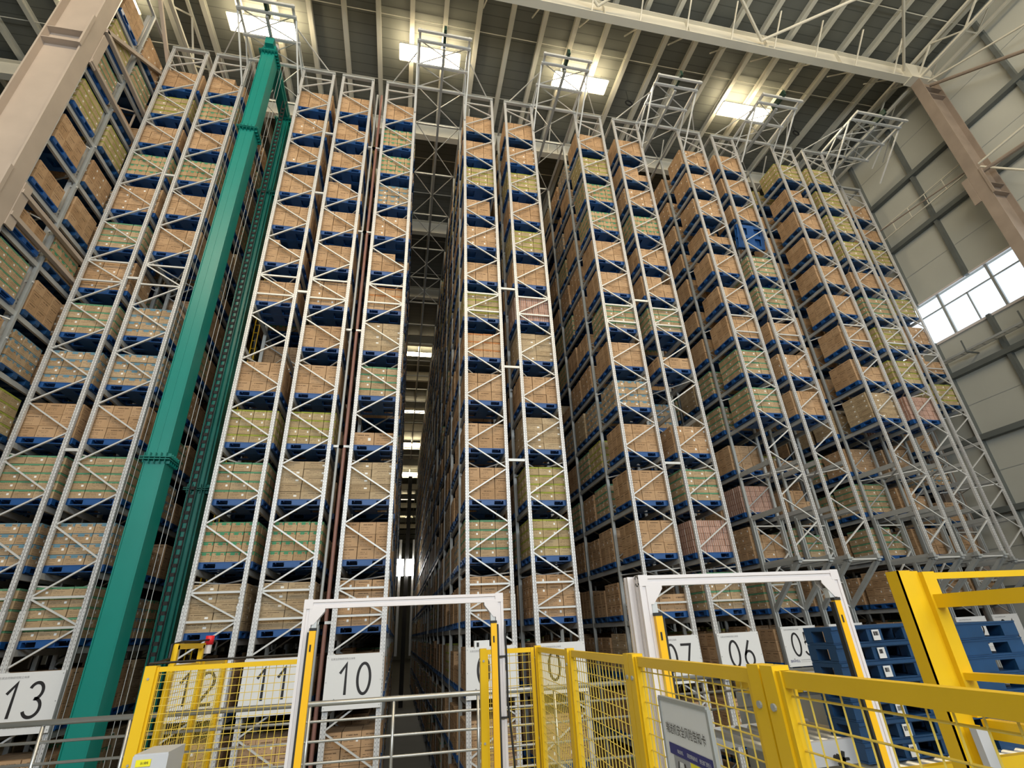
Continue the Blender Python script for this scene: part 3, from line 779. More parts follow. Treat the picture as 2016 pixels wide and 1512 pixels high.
# ------------------------------------------------------------------ stacker crane
def crane():
    t = empty('stacker_crane', (-5.42, 13.4, 0), 'teal twin-mast stacker crane standing in the aisle left of rack 12', 'crane')
    X = -5.42
    def mast(y, name, top=19.0):
        w, d = .43, .46
        mb = MB(); mb.box(X-w/2, y, -4.3, X+w/2, y+d, top); mb.box(X-.02, y-.008, 4.0, X-.012, y, top)
        for s in (-1, 1): mb.box(X+s*(w/2)-.02*(s > 0)-.0, y-.03, -4.3, X+s*(w/2)+.02*(s < 0), y, top)
        m = build(mb, name, M['teal'], t)
        for z in (3.82, 14.75, 18.75):
            mb = MB(); mb.box(X-w/2-.09, y-.09, z-.02, X+w/2+.09, y+d+.09, z+.0); mb.box(X-w/2-.09, y-.09, z+.03, X+w/2+.09, y+d+.09, z+.05)
            for i in range(5):
                a = X-w/2+i*w/4; mb.box(a-.006, y-.08, z-.10, a+.006, y, z+.14); mb.box(X+w/2, y+i*d/4-.006, z-.10, X+w/2+.08, y+i*d/4+.006, z+.14)
            build(mb, 'splice_flange', M['tealrib'], m)
        return m
    m1 = mast(12.12, 'front_mast'); m2 = mast(14.75, 'rear_mast')
    mb = MB()
    for x in (X-.15, X+.02, X+.15): mb.box(x-.012, 14.66, -4.3, x+.012, 14.74, 18.6)
    build(mb, 'guide_rail', M['tealrib'], m2)
    mb = MB(); mb.box(X-.2, 12.1, 19.0, X+.2, 15.2, 19.16); mb.box(X-.14, 11.95, 19.02, X+.14, 12.4, 19.35); build(mb, 'head_beam', M['teal'], t)
    mb = MB(); mb.bar((X+.02, 12.6, 18.9), (X+.02, 14.8, 18.9), .3, .2); build(mb, 'head_brace', M['tealrib'], t)
    for i in range(2):
        mb = MB(); mb.tube((X-.1+i*.2, 12.3, 19.3), (X-.1+i*.2, 12.3, 19.46), .11, 12); build(mb, 'guide_roller', M['alu'], t)
    mb = MB(); mb.box(X-.25, 11.6, -4.55, X+.25, 15.8, -4.2); build(mb, 'base_beam', M['teal'], t)
    mb = MB()
    for x in (X-.62, X-.52, X-.38, X+.36, X+.46): mb.tube((x, 12.5, -4.2), (x, 12.5, 18.7), .006, 5)
    build(mb, 'hoist_cables', M['dull'], t)
    mb = MB()                                       # chain-like energy guide and ladder
    for x in (X+.30, X+.42): mb.box(x-.012, 13.5, -4.2, x+.012, 13.53, 18.2)
    for i in range(110): mb.box(X+.3, 13.5, -4.1+i*.2, X+.42, 13.53, -4.02+i*.2)
    build(mb, 'energy_chain', M['rubber'], t)
    mb = MB()
    for x in (X+.36, X+.5): mb.tube((x, 15.4, -4.2), (x, 15.4, 16), .016, 6)
    for i in range(66): mb.tube((X+.36, 15.4, -4+i*.3), (X+.5, 15.4, -4+i*.3), .01, 5)
    build(mb, 'yellow_ladder', M['yellow'], t)
    mb = MB(); mb.box(X-.36, 12.3, 18.1, X-.22, 12.55, 18.4); build(mb, 'sensor_box', M['rubber'], t)
crane()
# a second crane far down the aisle between racks 10 and 09, with its work lamps lit
t = empty('stacker_crane', (.55, 45, 0), 'dark slim crane mast with two glaring work lamps deep in the aisle by sign 10', 'crane')
mb = MB(); mb.box(.40, 45, -4.6, .72, 45.4, 13.0); build(mb, 'mast', M['rubber'], t)
mb = MB(); mb.box(-.1, 45.0, -1.2, .1, 45.2, 7.5); mb.box(1.0, 45.0, -1.2, 1.15, 45.2, 7.5); build(mb, 'lift_frame', M['galv'], t)
for x in (.02, .82):
    mb = MB(); mb.box(x-.30, 44.8, 4.6, x+.30, 44.9, 5.9); build(mb, 'work_lamp', M['worklamp'], t)
# pipes in the gap between racks 11 and 10
for x, lab, mt, rr_ in ((-1.74, 'grey vertical pipe in the gap between racks 11 and 10', M['dull'], .035), (-1.58, 'dark red sprinkler pipe in the gap between racks 11 and 10', M['pipe'], .045)):
    t = empty('riser_pipe', (x, 13.3, 0), lab, 'pipe')
    mb = MB(); mb.tube((x, 13.25, -4.6), (x, 13.25, 19), rr_, 10); build(mb, 'pipe', mt, t)
    for z in (.4, 4.6, 8.2, 12, 16):
        mb = MB(); mb.box(x-.14, 13.2, z-.03, x+.14, 13.3, z+.03); build(mb, 'clamp', M['galv'], t)
HX = ((.4294, .6245), (.843, .6272))
for (x, z, lab) in ((9.3, 17.6, 'black ring speaker hanging from the roof right of rack 07'), (17.0, 18.2, 'black ring speaker hanging from the roof above rack 03')):
    zz = 22.3; x, yy = (HX[0][0]*zz, HX[0][1]*zz) if x < 10 else (HX[1][0]*zz, HX[1][1]*zz)
    t = empty('ring_hanger', (x, yy, zz+H0), lab.replace(' speaker', ' hoop'), 'hoop')
    mb = MB(); pts = [(x+.16*math.cos(a), yy, zz+.16*math.sin(a)) for a in [i*math.pi/8 for i in range(17)]]; mb.path(pts, .035, 8); build(mb, 'hoop', M['rubber'], t)
    mb = MB(); mb.tube((x, yy, zz+.16), (x, yy, ZR*GS), .012, 6); build(mb, 'rod', M['rubber'], t)

# ------------------------------------------------------------------ number signs
def text_mesh(s, name):
    c = bpy.data.curves.new(name, 'FONT'); c.body = s; c.size = 1; c.resolution_u = 6; c.extrude = 0.0
    o = bpy.data.objects.new(name, c); COL.objects.link(o)
    dg = bpy.context.evaluated_depsgraph_get(); dg.update()
    me = bpy.data.meshes.new_from_object(o.evaluated_get(dg)); bpy.data.objects.remove(o); bpy.data.curves.remove(c)
    return me
def text(s, name, org, right, up, w, h, mat, parent, thick=.003):
    """text fitted to width w and height h; org lower left corner; right/up unit vectors"""
    me = text_mesh(s, name); n = len(me.vertices)
    if not n: return
    co = np.empty(n*3); me.vertices.foreach_get('co', co); co = co.reshape(-1, 3)
    mn, mx = co.min(0), co.max(0)
    a = (co[:, 0]-mn[0])/max(mx[0]-mn[0], 1e-6)*w; b = (co[:, 1]-mn[1])/max(mx[1]-mn[1], 1e-6)*h
    R = np.array(right); U = np.array(up); Nn = np.cross(R, U)
    po = ORIG[parent.name]
    base = np.array([org[0]-po[0], org[1]-po[1], org[2]+H0-po[2]])
    out = base + a[:, None]*R + b[:, None]*U + Nn*thick
    me.vertices.foreach_set('co', out.ravel()); me.materials.clear(); me.materials.append(mat); me.update()
    o = bpy.data.objects.new(name, me); COL.objects.link(o); o.parent = parent; ORIG[o.name] = po
    return o
def arc(cx, cz, rx, rz, a0, a1, n=26): return [(cx+rx*math.cos(math.radians(a0+(a1-a0)*i/n)), cz+rz*math.sin(math.radians(a0+(a1-a0)*i/n))) for i in range(n+1)]
DIG = {'0': [arc(.5,.5,.5,.5,90,450,40)], '1': [[(.12,.70),(.60,1.0),(.60,0)]], '2': [arc(.5,.72,.48,.28,165,-35,24)+[(0,.0),(1.0,.0)]],
       '3': [arc(.42,.76,.42,.24,160,-80,24)+[(.40,.535)], arc(.42,.27,.52,.27,85,-160,26)], '4': [[(.7,0),(.7,1),(0,.3),(1,.3)]],
       '5': [[(.92,1.0),(.20,1.0),(.12,.53)]+arc(.42,.31,.53,.31,125,-155,28)], '6': [[(.66,1.0),(.07,.42)]+[], arc(.5,.29,.47,.29,90,450,36)],
       '7': [[(.0,.98),(1.0,.98),(.42,0)]], '8': [arc(.5,.76,.38,.24,90,450,32), arc(.5,.27,.5,.27,90,450,34)], '9': [arc(.5,.70,.47,.30,90,450,34), [(.93,.60),(.36,0)]]}
def stroke(mb, pts, x, z, w, h, y, t):
    P = [(x+a*w, z+b*h) for a, b in pts]; n = len(P); L = []; Rr = []
    closed = math.hypot(P[0][0]-P[-1][0], P[0][1]-P[-1][1]) < 1e-6
    for i in range(n):
        a = P[i-1] if i else (P[-2] if closed else P[0]); b = P[i+1] if i < n-1 else (P[1] if closed else P[-1])
        if i == 0 and not closed: d1 = d2 = (P[1][0]-P[0][0], P[1][1]-P[0][1])
        elif i == n-1 and not closed: d1 = d2 = (P[-1][0]-P[-2][0], P[-1][1]-P[-2][1])
        else: d1 = (P[i][0]-a[0], P[i][1]-a[1]); d2 = (b[0]-P[i][0], b[1]-P[i][1])
        l1 = math.hypot(*d1) or 1; l2 = math.hypot(*d2) or 1
        n1 = (-d1[1]/l1, d1[0]/l1); n2 = (-d2[1]/l2, d2[0]/l2); m = (n1[0]+n2[0], n1[1]+n2[1]); ml = math.hypot(*m) or 1
        m = (m[0]/ml, m[1]/ml); c = max(.45, m[0]*n1[0]+m[1]*n1[1]); k = t/2/c
        L.append((P[i][0]+m[0]*k, P[i][1]+m[1]*k)); Rr.append((P[i][0]-m[0]*k, P[i][1]-m[1]*k))
    for i in range(n-1):
        mb.add([(L[i][0], y, L[i][1]), (L[i+1][0], y, L[i+1][1]), (Rr[i+1][0], y, Rr[i+1][1]), (Rr[i][0], y, Rr[i][1])], [(0,1,2,3)])
def sign(r):
    xl, xr = RX[r]; y = 12.93 if r >= 6 else (14.46 if r > 1 else 16.1)
    x0, x1 = xl-.06, xl-.06+1.18; z1 = -.25 if r >= 6 else -.2; z0 = z1-1.03
    t = empty('number_sign', ((x0+x1)/2, y, z0+H0), f'white rack number board reading {r:02d}', 'sign', 'rack number boards')
    mb = MB(); mb.box(x0, y, z0, x1, y+.03, z1); build(mb, 'board', M['white'], t)
    for i, ch in enumerate(f'{r:02d}'):
        mb = MB(); xx = x0+(.27 if ch != '1' else .27)+i*.40; ww = .26
        for st in DIG[ch]: stroke(mb, st, xx, z0+.27, ww, .57, y-.004, .054)
        build(mb, 'digit', M['black'], t)
    text('石家庄药物研究院立体库', 'heading', (x0+.09, y-.003, z1-.105), (1,0,0), (0,0,1), .50, .042, M['grey'], t)
    text('BINWELL', 'logo', (x0+.08, y-.003, z0+.11), (1,0,0), (0,0,1), .31, .062, M['navy'], t)
    mb = MB(); mb.add([(x0+.19, y-.004, z0+.18), (x0+.25, y-.004, z0+.18), (x0+.22, y-.004, z0+.215)], [(0,1,2)]); build(mb, 'logo_mark', M['grey'], t)
    text('北京物流设备有限公司自动化立体仓库', 'small_print', (x0+.42, y-.003, z0+.145), (1,0,0), (0,0,1), .68, .028, M['grey'], t)
    text('www.binwell.com', 'small_print', (x0+.42, y-.003, z0+.105), (1,0,0), (0,0,1), .68, .02, M['grey'], t)
    for a in (x0+.03, x1-.03):
        for b in (z1-.05, (z0+z1)/2, z0+.05):
            mb = MB(); mb.tube((a, y, b), (a, y-.008, b), .009, 8); build(mb, 'screw', M['dull'], t)
for r in range(1, 14): sign(r)

# ------------------------------------------------------------------ foreground: railing, fences, portals
def railing():
    y = 6.42
    t = empty('handrail', (0, y, -1.65+H0), 'long stainless steel handrail along the platform edge', 'railing')
    def yr(x): return 6.62-.045*(x+5)
    for i, z in enumerate((-.565, -.72, -.89, -1.07, -1.25)):
        mb = MB(); mb.tube((-5.5, yr(-5.5), z), (5.2, yr(5.2), z), .026 if i == 0 else .013, 10); build(mb, 'rail', M['steel'], t, smooth=True)
    for x in (-4.9, -3.25, -2.5, -.83, .01, .9, 1.75, 2.6, 3.45, 4.3, 5.2):
        mb = MB(); mb.tube((x, yr(x), -1.65), (x, yr(x), -.57), .017, 10); build(mb, 'post', M['steel'], t, smooth=True)
railing()
ZF = -.13
def fence_panel(t, p, q, zt=ZF, zb=-1.6, cell=.06, posts=True):
    """one framed mesh panel from p to q (x,y)"""
    p = Vector((*p, 0)); q = Vector((*q, 0)); L = (q-p).length; d = (q-p)/L
    fr = MB(); A = p+d*.03; B_ = q-d*.03
    fr.bar(A+Vector((0,0,zt-.02)), B_+Vector((0,0,zt-.02)), .03, .04); fr.bar(A+Vector((0,0,zb)), B_+Vector((0,0,zb)), .03, .04)
    for X in (A, B_): fr.bar(X+Vector((0,0,zb)), X+Vector((0,0,zt)), .04, .03, (d.x, d.y, 0))
    pn = build(fr, 'mesh_panel_frame', M['yellow'], t)
    mb = MB(); n = int(L/cell)
    for i in range(1, n):
        X = p+d*(i*L/n); mb.tube(X+Vector((0,0,zb)), X+Vector((0,0,zt-.03)), .0028, 4)
    m = int((zt-zb)/cell)
    for j in range(1, m):
        z = zb+j*(zt-zb)/m; mb.tube(A+Vector((0,0,z)), B_+Vector((0,0,z)), .0028, 4)
    build(mb, 'wire_mesh', M['yellowd'], pn)
def fpost(t, x, y, zt=ZF, w=.06, bolts=True, ang=0):
    mb = MB(); mb.box(x-w/2, y-w/2, -1.65, x+w/2, y+w/2, zt+.012)
    p = build(mb, 'post', M['yellow'], t)
    if bolts:
        mb = MB()
        for z in (zt-.09, zt-.72): mb.tube((x-w/2-.006, y, z), (x-w/2, y, z), .010, 10); mb.tube((x, y-w/2-.006, z), (x, y-w/2, z), .010, 10)
        build(mb, 'bolt', M['dull'], p)
def fb(y): return .975+.066*y
t = empty('safety_fence', (1.2, 3, -1.65+H0), 'yellow mesh safety fence running from the corner toward the viewer on the right', 'fence', 'yellow mesh safety fences')
YS = [5.28, 3.98, 2.66, 1.52, .42]
for i, (a, b) in enumerate(zip(YS, YS[1:])):
    fence_panel(t, (fb(a)-.0, a-.04), (fb(b), b+.04))
for y in YS[:1]: fpost(t, fb(y), y)
fpost(t, fb(3.98), 3.98, w=.055)
for y in (2.66, 1.52): fpost(t, fb(y+.035), y+.035, w=.055); fpost(t, fb(y-.035), y-.035, w=.055)
fence_panel(t, (.80, 5.28), (1.30, 5.28)); fpost(t, .80, 5.28)
t = empty('safety_fence', (-1.5, 5.8, -1.65+H0), 'yellow mesh safety fence in front of signs 12 and 11', 'fence', 'yellow mesh safety fences')
fence_panel(t, (-2.13, 5.80), (-.78, 5.75)); fpost(t, -2.15, 5.8, w=.09)
t = empty('safety_fence', (-2.1, 7, -1.65+H0), 'yellow mesh fence seen edge-on running back in front of sign 12', 'fence', 'yellow mesh safety fences')
fence_panel(t, (-2.1, 6.1), (-2.1, 7.0)); fence_panel(t, (-2.1, 7.0), (-2.1, 7.85))
for y in (6.1, 7.0, 7.85): fpost(t, -2.1, y, w=.05, bolts=False)
# small raised arch with emergency button and cable
t = empty('gate_arch', (-2.1, 6.5, -1.65+H0), 'small yellow arch standing up above the fence at sign 12', 'gate frame')
mb = MB(); mb.bar((-2.1, 6.12, -.15), (-2.1, 6.12, .04), .045, .045); mb.bar((-2.1, 6.86, -.15), (-2.1, 6.86, .04), .045, .045); mb.bar((-2.1, 6.1, .03), (-2.1, 6.9, .03), .045, .05); build(mb, 'arch', M['yellow'], t)
t = empty('emergency_button', (-2.08, 6.98, .05+H0), 'red emergency beacon beside the small yellow arch', 'beacon')
mb = MB(); mb.tube((-2.07, 6.98, .04), (-2.07, 6.98, .13), .045, 14); build(mb, 'red_cap', M['red'], t, smooth=True)
mb = MB(); mb.tube((-2.07, 6.98, -.05), (-2.07, 6.98, .04), .035, 12); build(mb, 'housing', M['alu'], t)
mb = MB(); mb.path([(-2.2,5.84,-.10),(-1.6,5.83,-.095),(-.9,5.80,-.09)], .011, 6); mb.path([(-2.16,5.86,-.1),(-2.12,6.05,-.07),(-2.13,6.08,.05),(-2.1,6.3,.075),(-2.1,6.7,.075),(-2.06,6.98,.09),(-2.0,7.02,.06),(-2.0,7.0,-.02)], .011, 6)
build(mb, 'cable', M['cable'], label='black cable lying along the yellow fence top and over the small arch', cat='cable')

def profile_bar(mb, p, q, w, up):
    """slotted aluminium section: four corner ribs around a recessed core"""
    p = Vector(p); q = Vector(q); d = (q-p).normalized(); up = Vector(up); a = d.cross(up).normalized(); b = up
    mb.bar(p, q, w*.78, w*.78, up)
    for s1 in (-1, 1):
        for s2 in (-1, 1):
            o = a*(s1*w*.34)+b*(s2*w*.34); mb.bar(p+o, q+o, w*.32, w*.32, up)
def portal(x0, x1, y, zt, lab, lt, w=.07, dbl=False):
    t = empty('light_portal', ((x0+x1)/2, y, -1.65+H0), lab, 'portal frame', 'aluminium portal frames')
    for x in (x0, x1):
        mb = MB(); profile_bar(mb, (x, y, -1.65), (x, y, zt), w, (0,1,0))
        if dbl and x == x0: profile_bar(mb, (x-.045, y+.09, -1.65), (x-.045, y+.09, zt), w, (0,1,0))
        mb.box(x-w/2, y-w/2, zt, x+w/2, y+w/2, zt+.004); build(mb, 'upright', M['alu'], t)
    mb = MB(); profile_bar(mb, (x0-w/2, y, zt-w/2+.0), (x1+w/2, y, zt-w/2), w, (0,0,1)); mb.box(x0-w/2-.001, y-w/2-.001, zt-w, x0+w/2, y-w/2, zt); mb.box(x1-w/2, y-w/2-.001, zt-w, x1+w/2+.001, y-w/2, zt); build(mb, 'top_beam', M['alu'], t)
    for x, s in ((x0, 1), (x1, -1)):
        mb = MB(); mb.prism([(0,0),(.10,0),(.10,-.02),(.02,-.12),(0,-.12)], (x+s*w/2, y-.035, zt-w), (s,0,0), (0,0,1), (0,.006,0)); build(mb, 'gusset', M['alu'], t)
        mb = MB(); mb.prism([(0,0),(.10,0),(.10,-.02),(.02,-.12),(0,-.12)], (x+s*w/2, y+.03, zt-w), (s,0,0), (0,0,1), (0,.006,0)); build(mb, 'gusset', M['alu'], t)
    for (x, ztc, side, l2) in lt:
        c = empty('light_curtain', (x, y-.05, -1.65+H0), l2, 'light curtain', 'amber light curtains')
        mb = MB(); mb.box(x-.025, y-.07, -1.6, x+.025, y-.035, ztc); build(mb, 'amber_housing', M['yelbox'], c)
        mb = MB(); mb.box(x-.027, y-.072, ztc, x+.027, y-.033, ztc+.02); mb.box(x-.010, y-.0735, ztc-.15, x+.002, y-.0715, ztc-.10); build(mb, 'end_cap', M['rubber'], c)
        mb = MB(); mb.box(x+side*.033-.008, y-.068, -1.6, x+side*.033+.008, y-.03, ztc-.01); build(mb, 'dark_lens', M['rubber'], c)
        mb = MB(); mb.box(x-.02, y-.03, ztc+.02, x+.02, y+.02, ztc+.09); build(mb, 'bracket', M['galv'], c)
portal(-.725, .885, 4.85, .325, 'white aluminium portal frame in front of sign 10', [(-.665, .09, -1, 'amber light curtain on the left upright of the portal at sign 10'), (.825, .085, 1, 'amber light curtain beside sign 09')])
portal(1.70, 3.30, 3.60, .325, 'white aluminium portal frame in front of signs 07 to 05', [(1.76, .06, 1, 'amber light curtain on the left upright of the portal at sign 07'), (3.225, .11, -1, 'amber light curtain at the right upright next to the blue pallets')], dbl=True)
for pts, lab in (([(.93,4.82,.10),(.925,4.80,.0),(.93,4.8,-.2),(.925,4.79,-.5),(.96,4.78,-.9),(.97,4.8,-1.4)], 'black cable tied down the right post of the portal at sign 09'),):
    mb = MB(); mb.path(pts, .009, 6)
    for z in (-.18, -.62, -1.0): mb.box(.84, 4.80, z, .935, 4.9, z+.012)
    build(mb, 'cable', M['cable'], label=lab, cat='cable')
mb = MB(); mb.box(.66, 5.9, .03, .90, 6.0, .13, 0); 
t = empty('sensor_box', (.79, 5.29, -.118+H0), 'small white sensor box above the fence beside the portal', 'sensor')
mb = MB(); mb.box(.72, 5.26, -.115, .86, 5.32, -.05); build(mb, 'case', M['white'], t)
mb = MB(); mb.box(.74, 5.255, -.10, .76, 5.26, -.065); build(mb, 'dark_face', M['rubber'], t)

# safety notice board on the fence
def notice():
    ya, yb = 2.30, 1.885; X = lambda y: fb(y)-.035; zt, zb = -.268, -.70
    d = Vector((X(yb)-X(ya), yb-ya, 0)); L = d.length; d /= L; org = Vector((X(ya), ya, zb)); up = Vector((0,0,1))
    nn = d.cross(up)   # faces the viewer's side
    t = empty('notice_board', (X(2.1), 2.1, zb+H0), 'white and navy conveyor safety notice hung on the yellow fence', 'notice board')
    def rect(mb, a, b, c, e, off, mat=0):
        P = [org+d*(a*L)+up*(b*(zt-zb))+nn*off, org+d*(c*L)+up*(b*(zt-zb))+nn*off, org+d*(c*L)+up*(e*(zt-zb))+nn*off, org+d*(a*L)+up*(e*(zt-zb))+nn*off]
        mb.add(P, [(0,1,2,3)], mat)
    mb = MB(); mb.bar(org+up*(zt-zb)/2, org+d*L+up*(zt-zb)/2, .008, zt-zb, up); build(mb, 'panel', M['white'], t)
    mb = MB(); H = zt-zb
    for a, b in ((org, org+d*L), (org+up*H, org+d*L+up*H), (org, org+up*H), (org+d*L, org+d*L+up*H)): mb.bar(a, b, .016, .014, up if abs((b-a).normalized().z) < .5 else nn)
    build(mb, 'frame', M['dull'], t)
    o = .0055
    mb = MB(); rect(mb, .10, .575, .955, .66, o); rect(mb, .55, .28, .955, .35, o); rect(mb, .05, .20, .52, .26, o); build(mb, 'navy_band', M['navy'], t)
    mb = MB(); rect(mb, .515, .36, .735, .57, o); build(mb, 'yellow_block', M['warn'], t)
    # printed picture of a conveyor: pale trapezoid with dark rollers
    mb = MB(); rect(mb, .17, .265, .50, .57, o); build(mb, 'picture', M['grey'], t)
    def quad(mb, pts, off): mb.add([org+d*(a*L)+up*(b*H)+nn*off for a, b in pts], [(0,1,2,3)])
    mb = MB(); quad(mb, [(.22,.27),(.44,.27),(.37,.54),(.29,.54)], o+.001); build(mb, 'picture_belt', M['white'], t)
    mb = MB(); quad(mb, [(.25,.30),(.42,.30),(.40,.37),(.26,.37)], o+.002); quad(mb, [(.28,.40),(.39,.40),(.38,.45),(.29,.45)], o+.002); quad(mb, [(.30,.48),(.37,.48),(.365,.50),(.305,.50)], o+.002)
    quad(mb, [(.44,.27),(.49,.27),(.41,.54),(.385,.54)], o+.002); quad(mb, [(.17,.27),(.19,.27),(.28,.54),(.265,.54)], o+.002); build(mb, 'picture_rollers', M['black'], t)
    def tx(s, a, b, w, h, m, n): text(s, n, tuple(org+d*(a*L)+up*(b*H)+nn*(o+.001)), tuple(d), (0,0,1), w*L, h*H, m, t, .001)
    tx('输送机安全风险告知卡', .10, .735, .80, .085, M['black'], 'title')
    tx('输送机', .28, .60, .12, .03, M['white'], 'caption'); tx('风险等级标识', .48, .60, .20, .032, M['white'], 'caption'); tx('责任部门责任人', .72, .60, .21, .032, M['white'], 'caption')
    tx('一般风险', .55, .485, .14, .032, M['black'], 'caption'); tx('（黄色）', .55, .41, .14, .03, M['black'], 'caption')
    tx('储运部', .76, .49, .08, .025, M['grey'], 'caption'); tx('负责人', .76, .40, .08, .025, M['grey'], 'caption'); tx('签名', .86, .485, .08, .035, M['grey'], 'caption'); tx('联系人', .86, .395, .09, .035, M['grey'], 'caption')
    tx('主要事故防范措施', .58, .30, .18, .025, M['white'], 'caption'); tx('后果', .85, .30, .07, .025, M['white'], 'caption')
    tx('规范操作', .60, .21, .16, .03, M['grey'], 'caption'); tx('定期检查', .60, .13, .16, .03, M['grey'], 'caption'); tx('危险', .12, .40, .03, .03, M['grey'], 'caption')
notice()

# grey electrical cabinet with warning label
t = empty('control_cabinet', (-1.86, 5.5, -1.65+H0), 'light grey control cabinet with yellow warning label at the fence foot', 'cabinet')
mb = MB(); mb.box(-1.96, 5.33, -1.65, -1.72, 5.70, -.72); mb.box(-1.965, 5.325, -1.6, -1.715, 5.33, -.73); build(mb, 'body', M['cabinet'], t)
mb = MB(); mb.box(-1.935, 5.318, -.80, -1.83, 5.322, -.755); lb = build(mb, 'warning_label', M['warn'], t)
text('当心触电', 'caption', (-1.90, 5.317, -.785), (1,0,0), (0,0,1), .055, .018, M['black'], lb)

# yellow steel guard frame at the right
def guard():
    t = empty('guard_frame', (4.2, 3.7, -1.65+H0), 'heavy yellow steel guard frame around the blue pallets at the right', 'guard frame')
    Y = 3.68
    mb = MB(); mb.box(4.02, Y, -1.65, 4.14, Y+.012, .315); mb.box(4.02, Y, -1.65, 4.03, Y+.12, .315)
    mb.box(4.14, Y+.02, -1.65, 4.24, Y+.10, .31); mb.box(4.17, Y+.05, -1.65, 4.24, Y+.06, .30)
    build(mb, 'post_channel', M['yellow'], t)
    mb = MB(); mb.box(4.24, Y-.02, -.72, 4.36, Y+.10, .30); build(mb, 'post_tube', M['yellow'], t)
    mb = MB(); mb.box(4.30, Y+.04, .245, 6.8, Y+.09, .295); build(mb, 'top_bar', M['yellow'], t)
    for z, h in ((.075, .10), (-.455, .05), (-.79, .12)):
        mb = MB(); mb.box(4.26, 1.9, z-h/2, 4.34, Y-.02, z+h/2); build(mb, 'side_bar', M['yellow'], t)
    mb = MB(); mb.box(4.10, Y-.05, -1.02, 4.2, Y+.05, -.76); build(mb, 'foot_plate', M['yellow'], t)
    mb = MB(); mb.box(5.35, 3.2, -1.65, 5.47, 3.3, .34); mb.box(5.5, 3.2, -.4, 5.6, 3.3, .34); build(mb, 'post_channel', M['yellow'], t)
    mb = MB(); mb.tube((4.18, Y-.055, -.86), (4.18, Y-.057, -.86), .05, 18); build(mb, 'red_ring_mark', M['pipe'], t)
guard()
# two stacks of blue pallets on the conveyor
def barcode(parent, x, y, z):
    mb = MB(); mb.box(x-.04, y-.004, z-.045, x+.04, y, z+.045); l = build(mb, 'barcode_label', M['white'], parent)
    mb = MB(); rr = random.Random(int(z*1000)); a = x-.028
    for i in range(9):
        w = rr.choice((.002, .004)); mb.box(a, y-.0055, z-.005, a+w, y-.0042, z+.03); a += w+rr.choice((.002, .004))
    build(mb, 'bars', M['black'], l)
def stack(x0, y0, zt, n, turned, lab, lab2):
    me = PAL
    for i in range(n):
        z = zt-i*.152
        o = empty('pallet', (x0+.5, y0+.5, z-.15+H0), f'blue plastic pallet, {ORD[i] if i else "topmost"} from the top of the {lab}', 'pallet', lab2)
        mb = MB()
        if turned:   # long openings face the viewer
            for b in pallet_boxes(0, 0, 0, 1.0, 1.2):
                pass
            W_, D_ = .96, .36
            mb.box(0, 0, -.035, W_, D_, 0)
            for a, b in ((0, .13), (W_/2-.085, W_/2+.085), (W_-.15, W_)):
                for c, e in ((0, .10), (.26, .36)): mb.box(a, c, -.135, b, e, -.035)
                mb.box(a, 0.005, -.150, b, D_-.005, -.132)
            for c, e in ((0, .1), (.26, .36)): mb.box(0.005, c+.004, -.149, W_-.005, e, -.137)
            mb.box(0, -.012, -.028, W_, 0, -.004)
            mb.v = [(x0+a, y0+b, z+c) for a, b, c in mb.v]
            build(mb, 'pallet_body', M['blue2'], o)
            barcode(o, x0+W_/2, y0-.013, z-.085)
        else:
            for b in pallet_boxes(.61, 0, 0, 1.22, 1.0): mb.box(*b)
            mb.box(0, -.006, -.012, 1.22, 0, 0)
            mb.v = [(x0+a, y0+b, z+c) for a, b, c in mb.v]
            build(mb, 'pallet_body', M['blue2'], o)
M['blue2'] = simple('dark_blue_plastic', (.012,.062,.165), .45, 0, .3, 4)
stack(4.02, 4.6, -.09, 7, True, 'stack left of the yellow post', 'blue pallets stacked behind the yellow guard')
stack(5.02, 4.6, -.12, 7, False, 'stack right of the yellow post', 'blue pallets stacked behind the yellow guard')
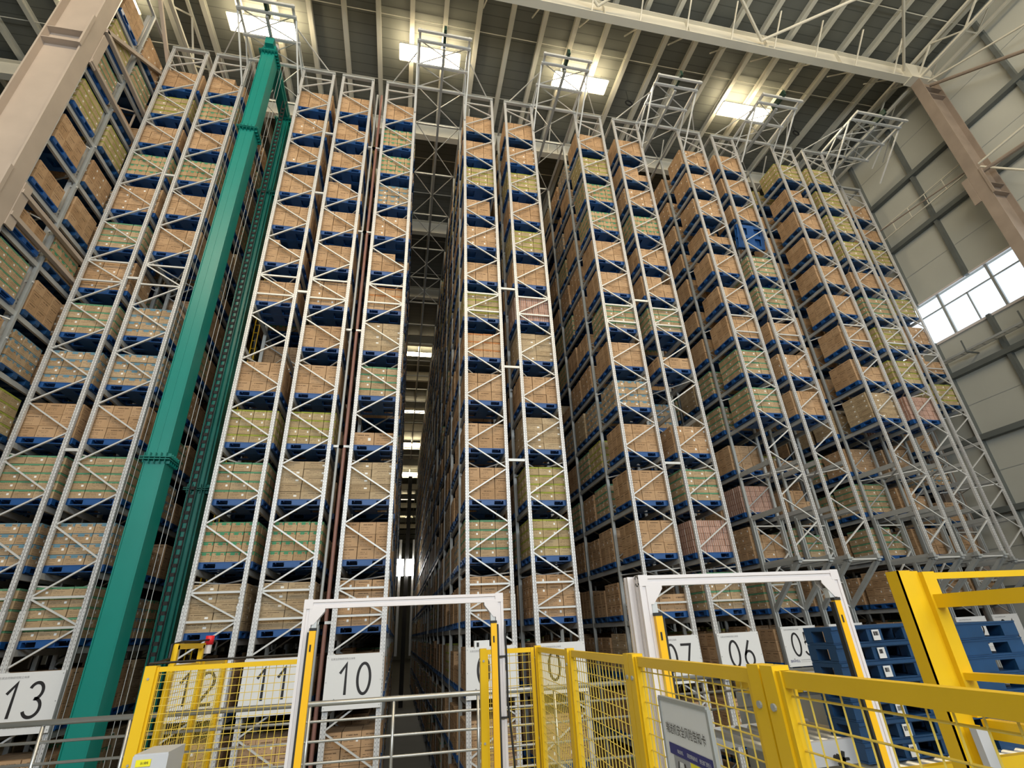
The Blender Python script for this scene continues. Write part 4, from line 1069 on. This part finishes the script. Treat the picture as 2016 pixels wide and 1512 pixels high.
# conveyors
def conveyor(x0, x1, y0, y1, z, lab, cm, edge):
    t = empty('roller_conveyor', ((x0+x1)/2, (y0+y1)/2, -1.65+H0), lab, 'conveyor')
    for y in (y0, y1):
        mb = MB(); mb.box(x0, y-.03, z-.18, x1, y+.03, z); build(mb, 'side_beam', cm, t)
        if edge: mb = MB(); mb.box(x0, y-.035, z-.09, x1, y+.035, z+.01); build(mb, 'guard_strip', edge, t)
    n = int((x1-x0)/.15)
    for i in range(n):
        x = x0+.08+i*.15; mb = MB(); mb.tube((x, y0+.03, z-.03), (x, y1-.03, z-.03), .035, 10); build(mb, 'roller', M['steel'], t, smooth=True)
    for x in (x0+.1, x1-.1):
        for y in (y0, y1): mb = MB(); mb.box(x-.04, y-.035, -1.65, x+.04, y+.035, z-.18); build(mb, 'leg', cm, t)
conveyor(3.15, 4.40, 4.75, 5.75, -.98, 'grey roller conveyor behind the fence, left of the pallet stacks', M['cabinet'], None)
conveyor(4.05, 6.30, 4.40, 5.80, -1.16, 'white and yellow roller conveyor carrying the blue pallet stacks', M['white'], M['yellow'])
t = empty('sensor_bracket', (3.7, 4.6, -1.1+H0), 'black star-handled sensor brackets on the grey conveyor side', 'bracket')
for x in (3.35, 3.8):
    mb = MB(); mb.tube((x, 4.72, -1.1), (x, 4.62, -1.1), .02, 8); 
    for k in range(5): mb.bar((x, 4.63, -1.1), (x+.06*math.cos(k*1.257), 4.63, -1.1+.06*math.sin(k*1.257)), .02, .02, (0,1,0))
    build(mb, 'star_handle', M['rubber'], t)
t = empty('machine_housing', (4.5, 6.2, -1.65+H0), 'yellow and grey machine housing behind the fence below sign 05', 'machine')
mb = MB(); mb.box(4.18, 6.1, -.78, 4.72, 6.6, -.56); build(mb, 'yellow_cover', M['yellow'], t)
mb = MB(); mb.box(4.73, 6.1, -.78, 5.2, 6.6, -.58); build(mb, 'grey_cover', M['cabinet'], t)
mb = MB(); mb.box(4.15, 6.12, -1.65, 5.25, 6.6, -.78); build(mb, 'base', M['dull'], t)
t = empty('chute_plate', (4.2, 3.5, -1.3+H0), 'sloping pale grey plate at the foot of the yellow guard', 'chute')
mb = MB(); mb.prism([(0,0),(.10,0),(.16,-.75),(.02,-.75)], (4.06, 3.55, -.76), (1,0,0), (0,0,1), (0,.05,0)); build(mb, 'plate', M['cabinet'], t)
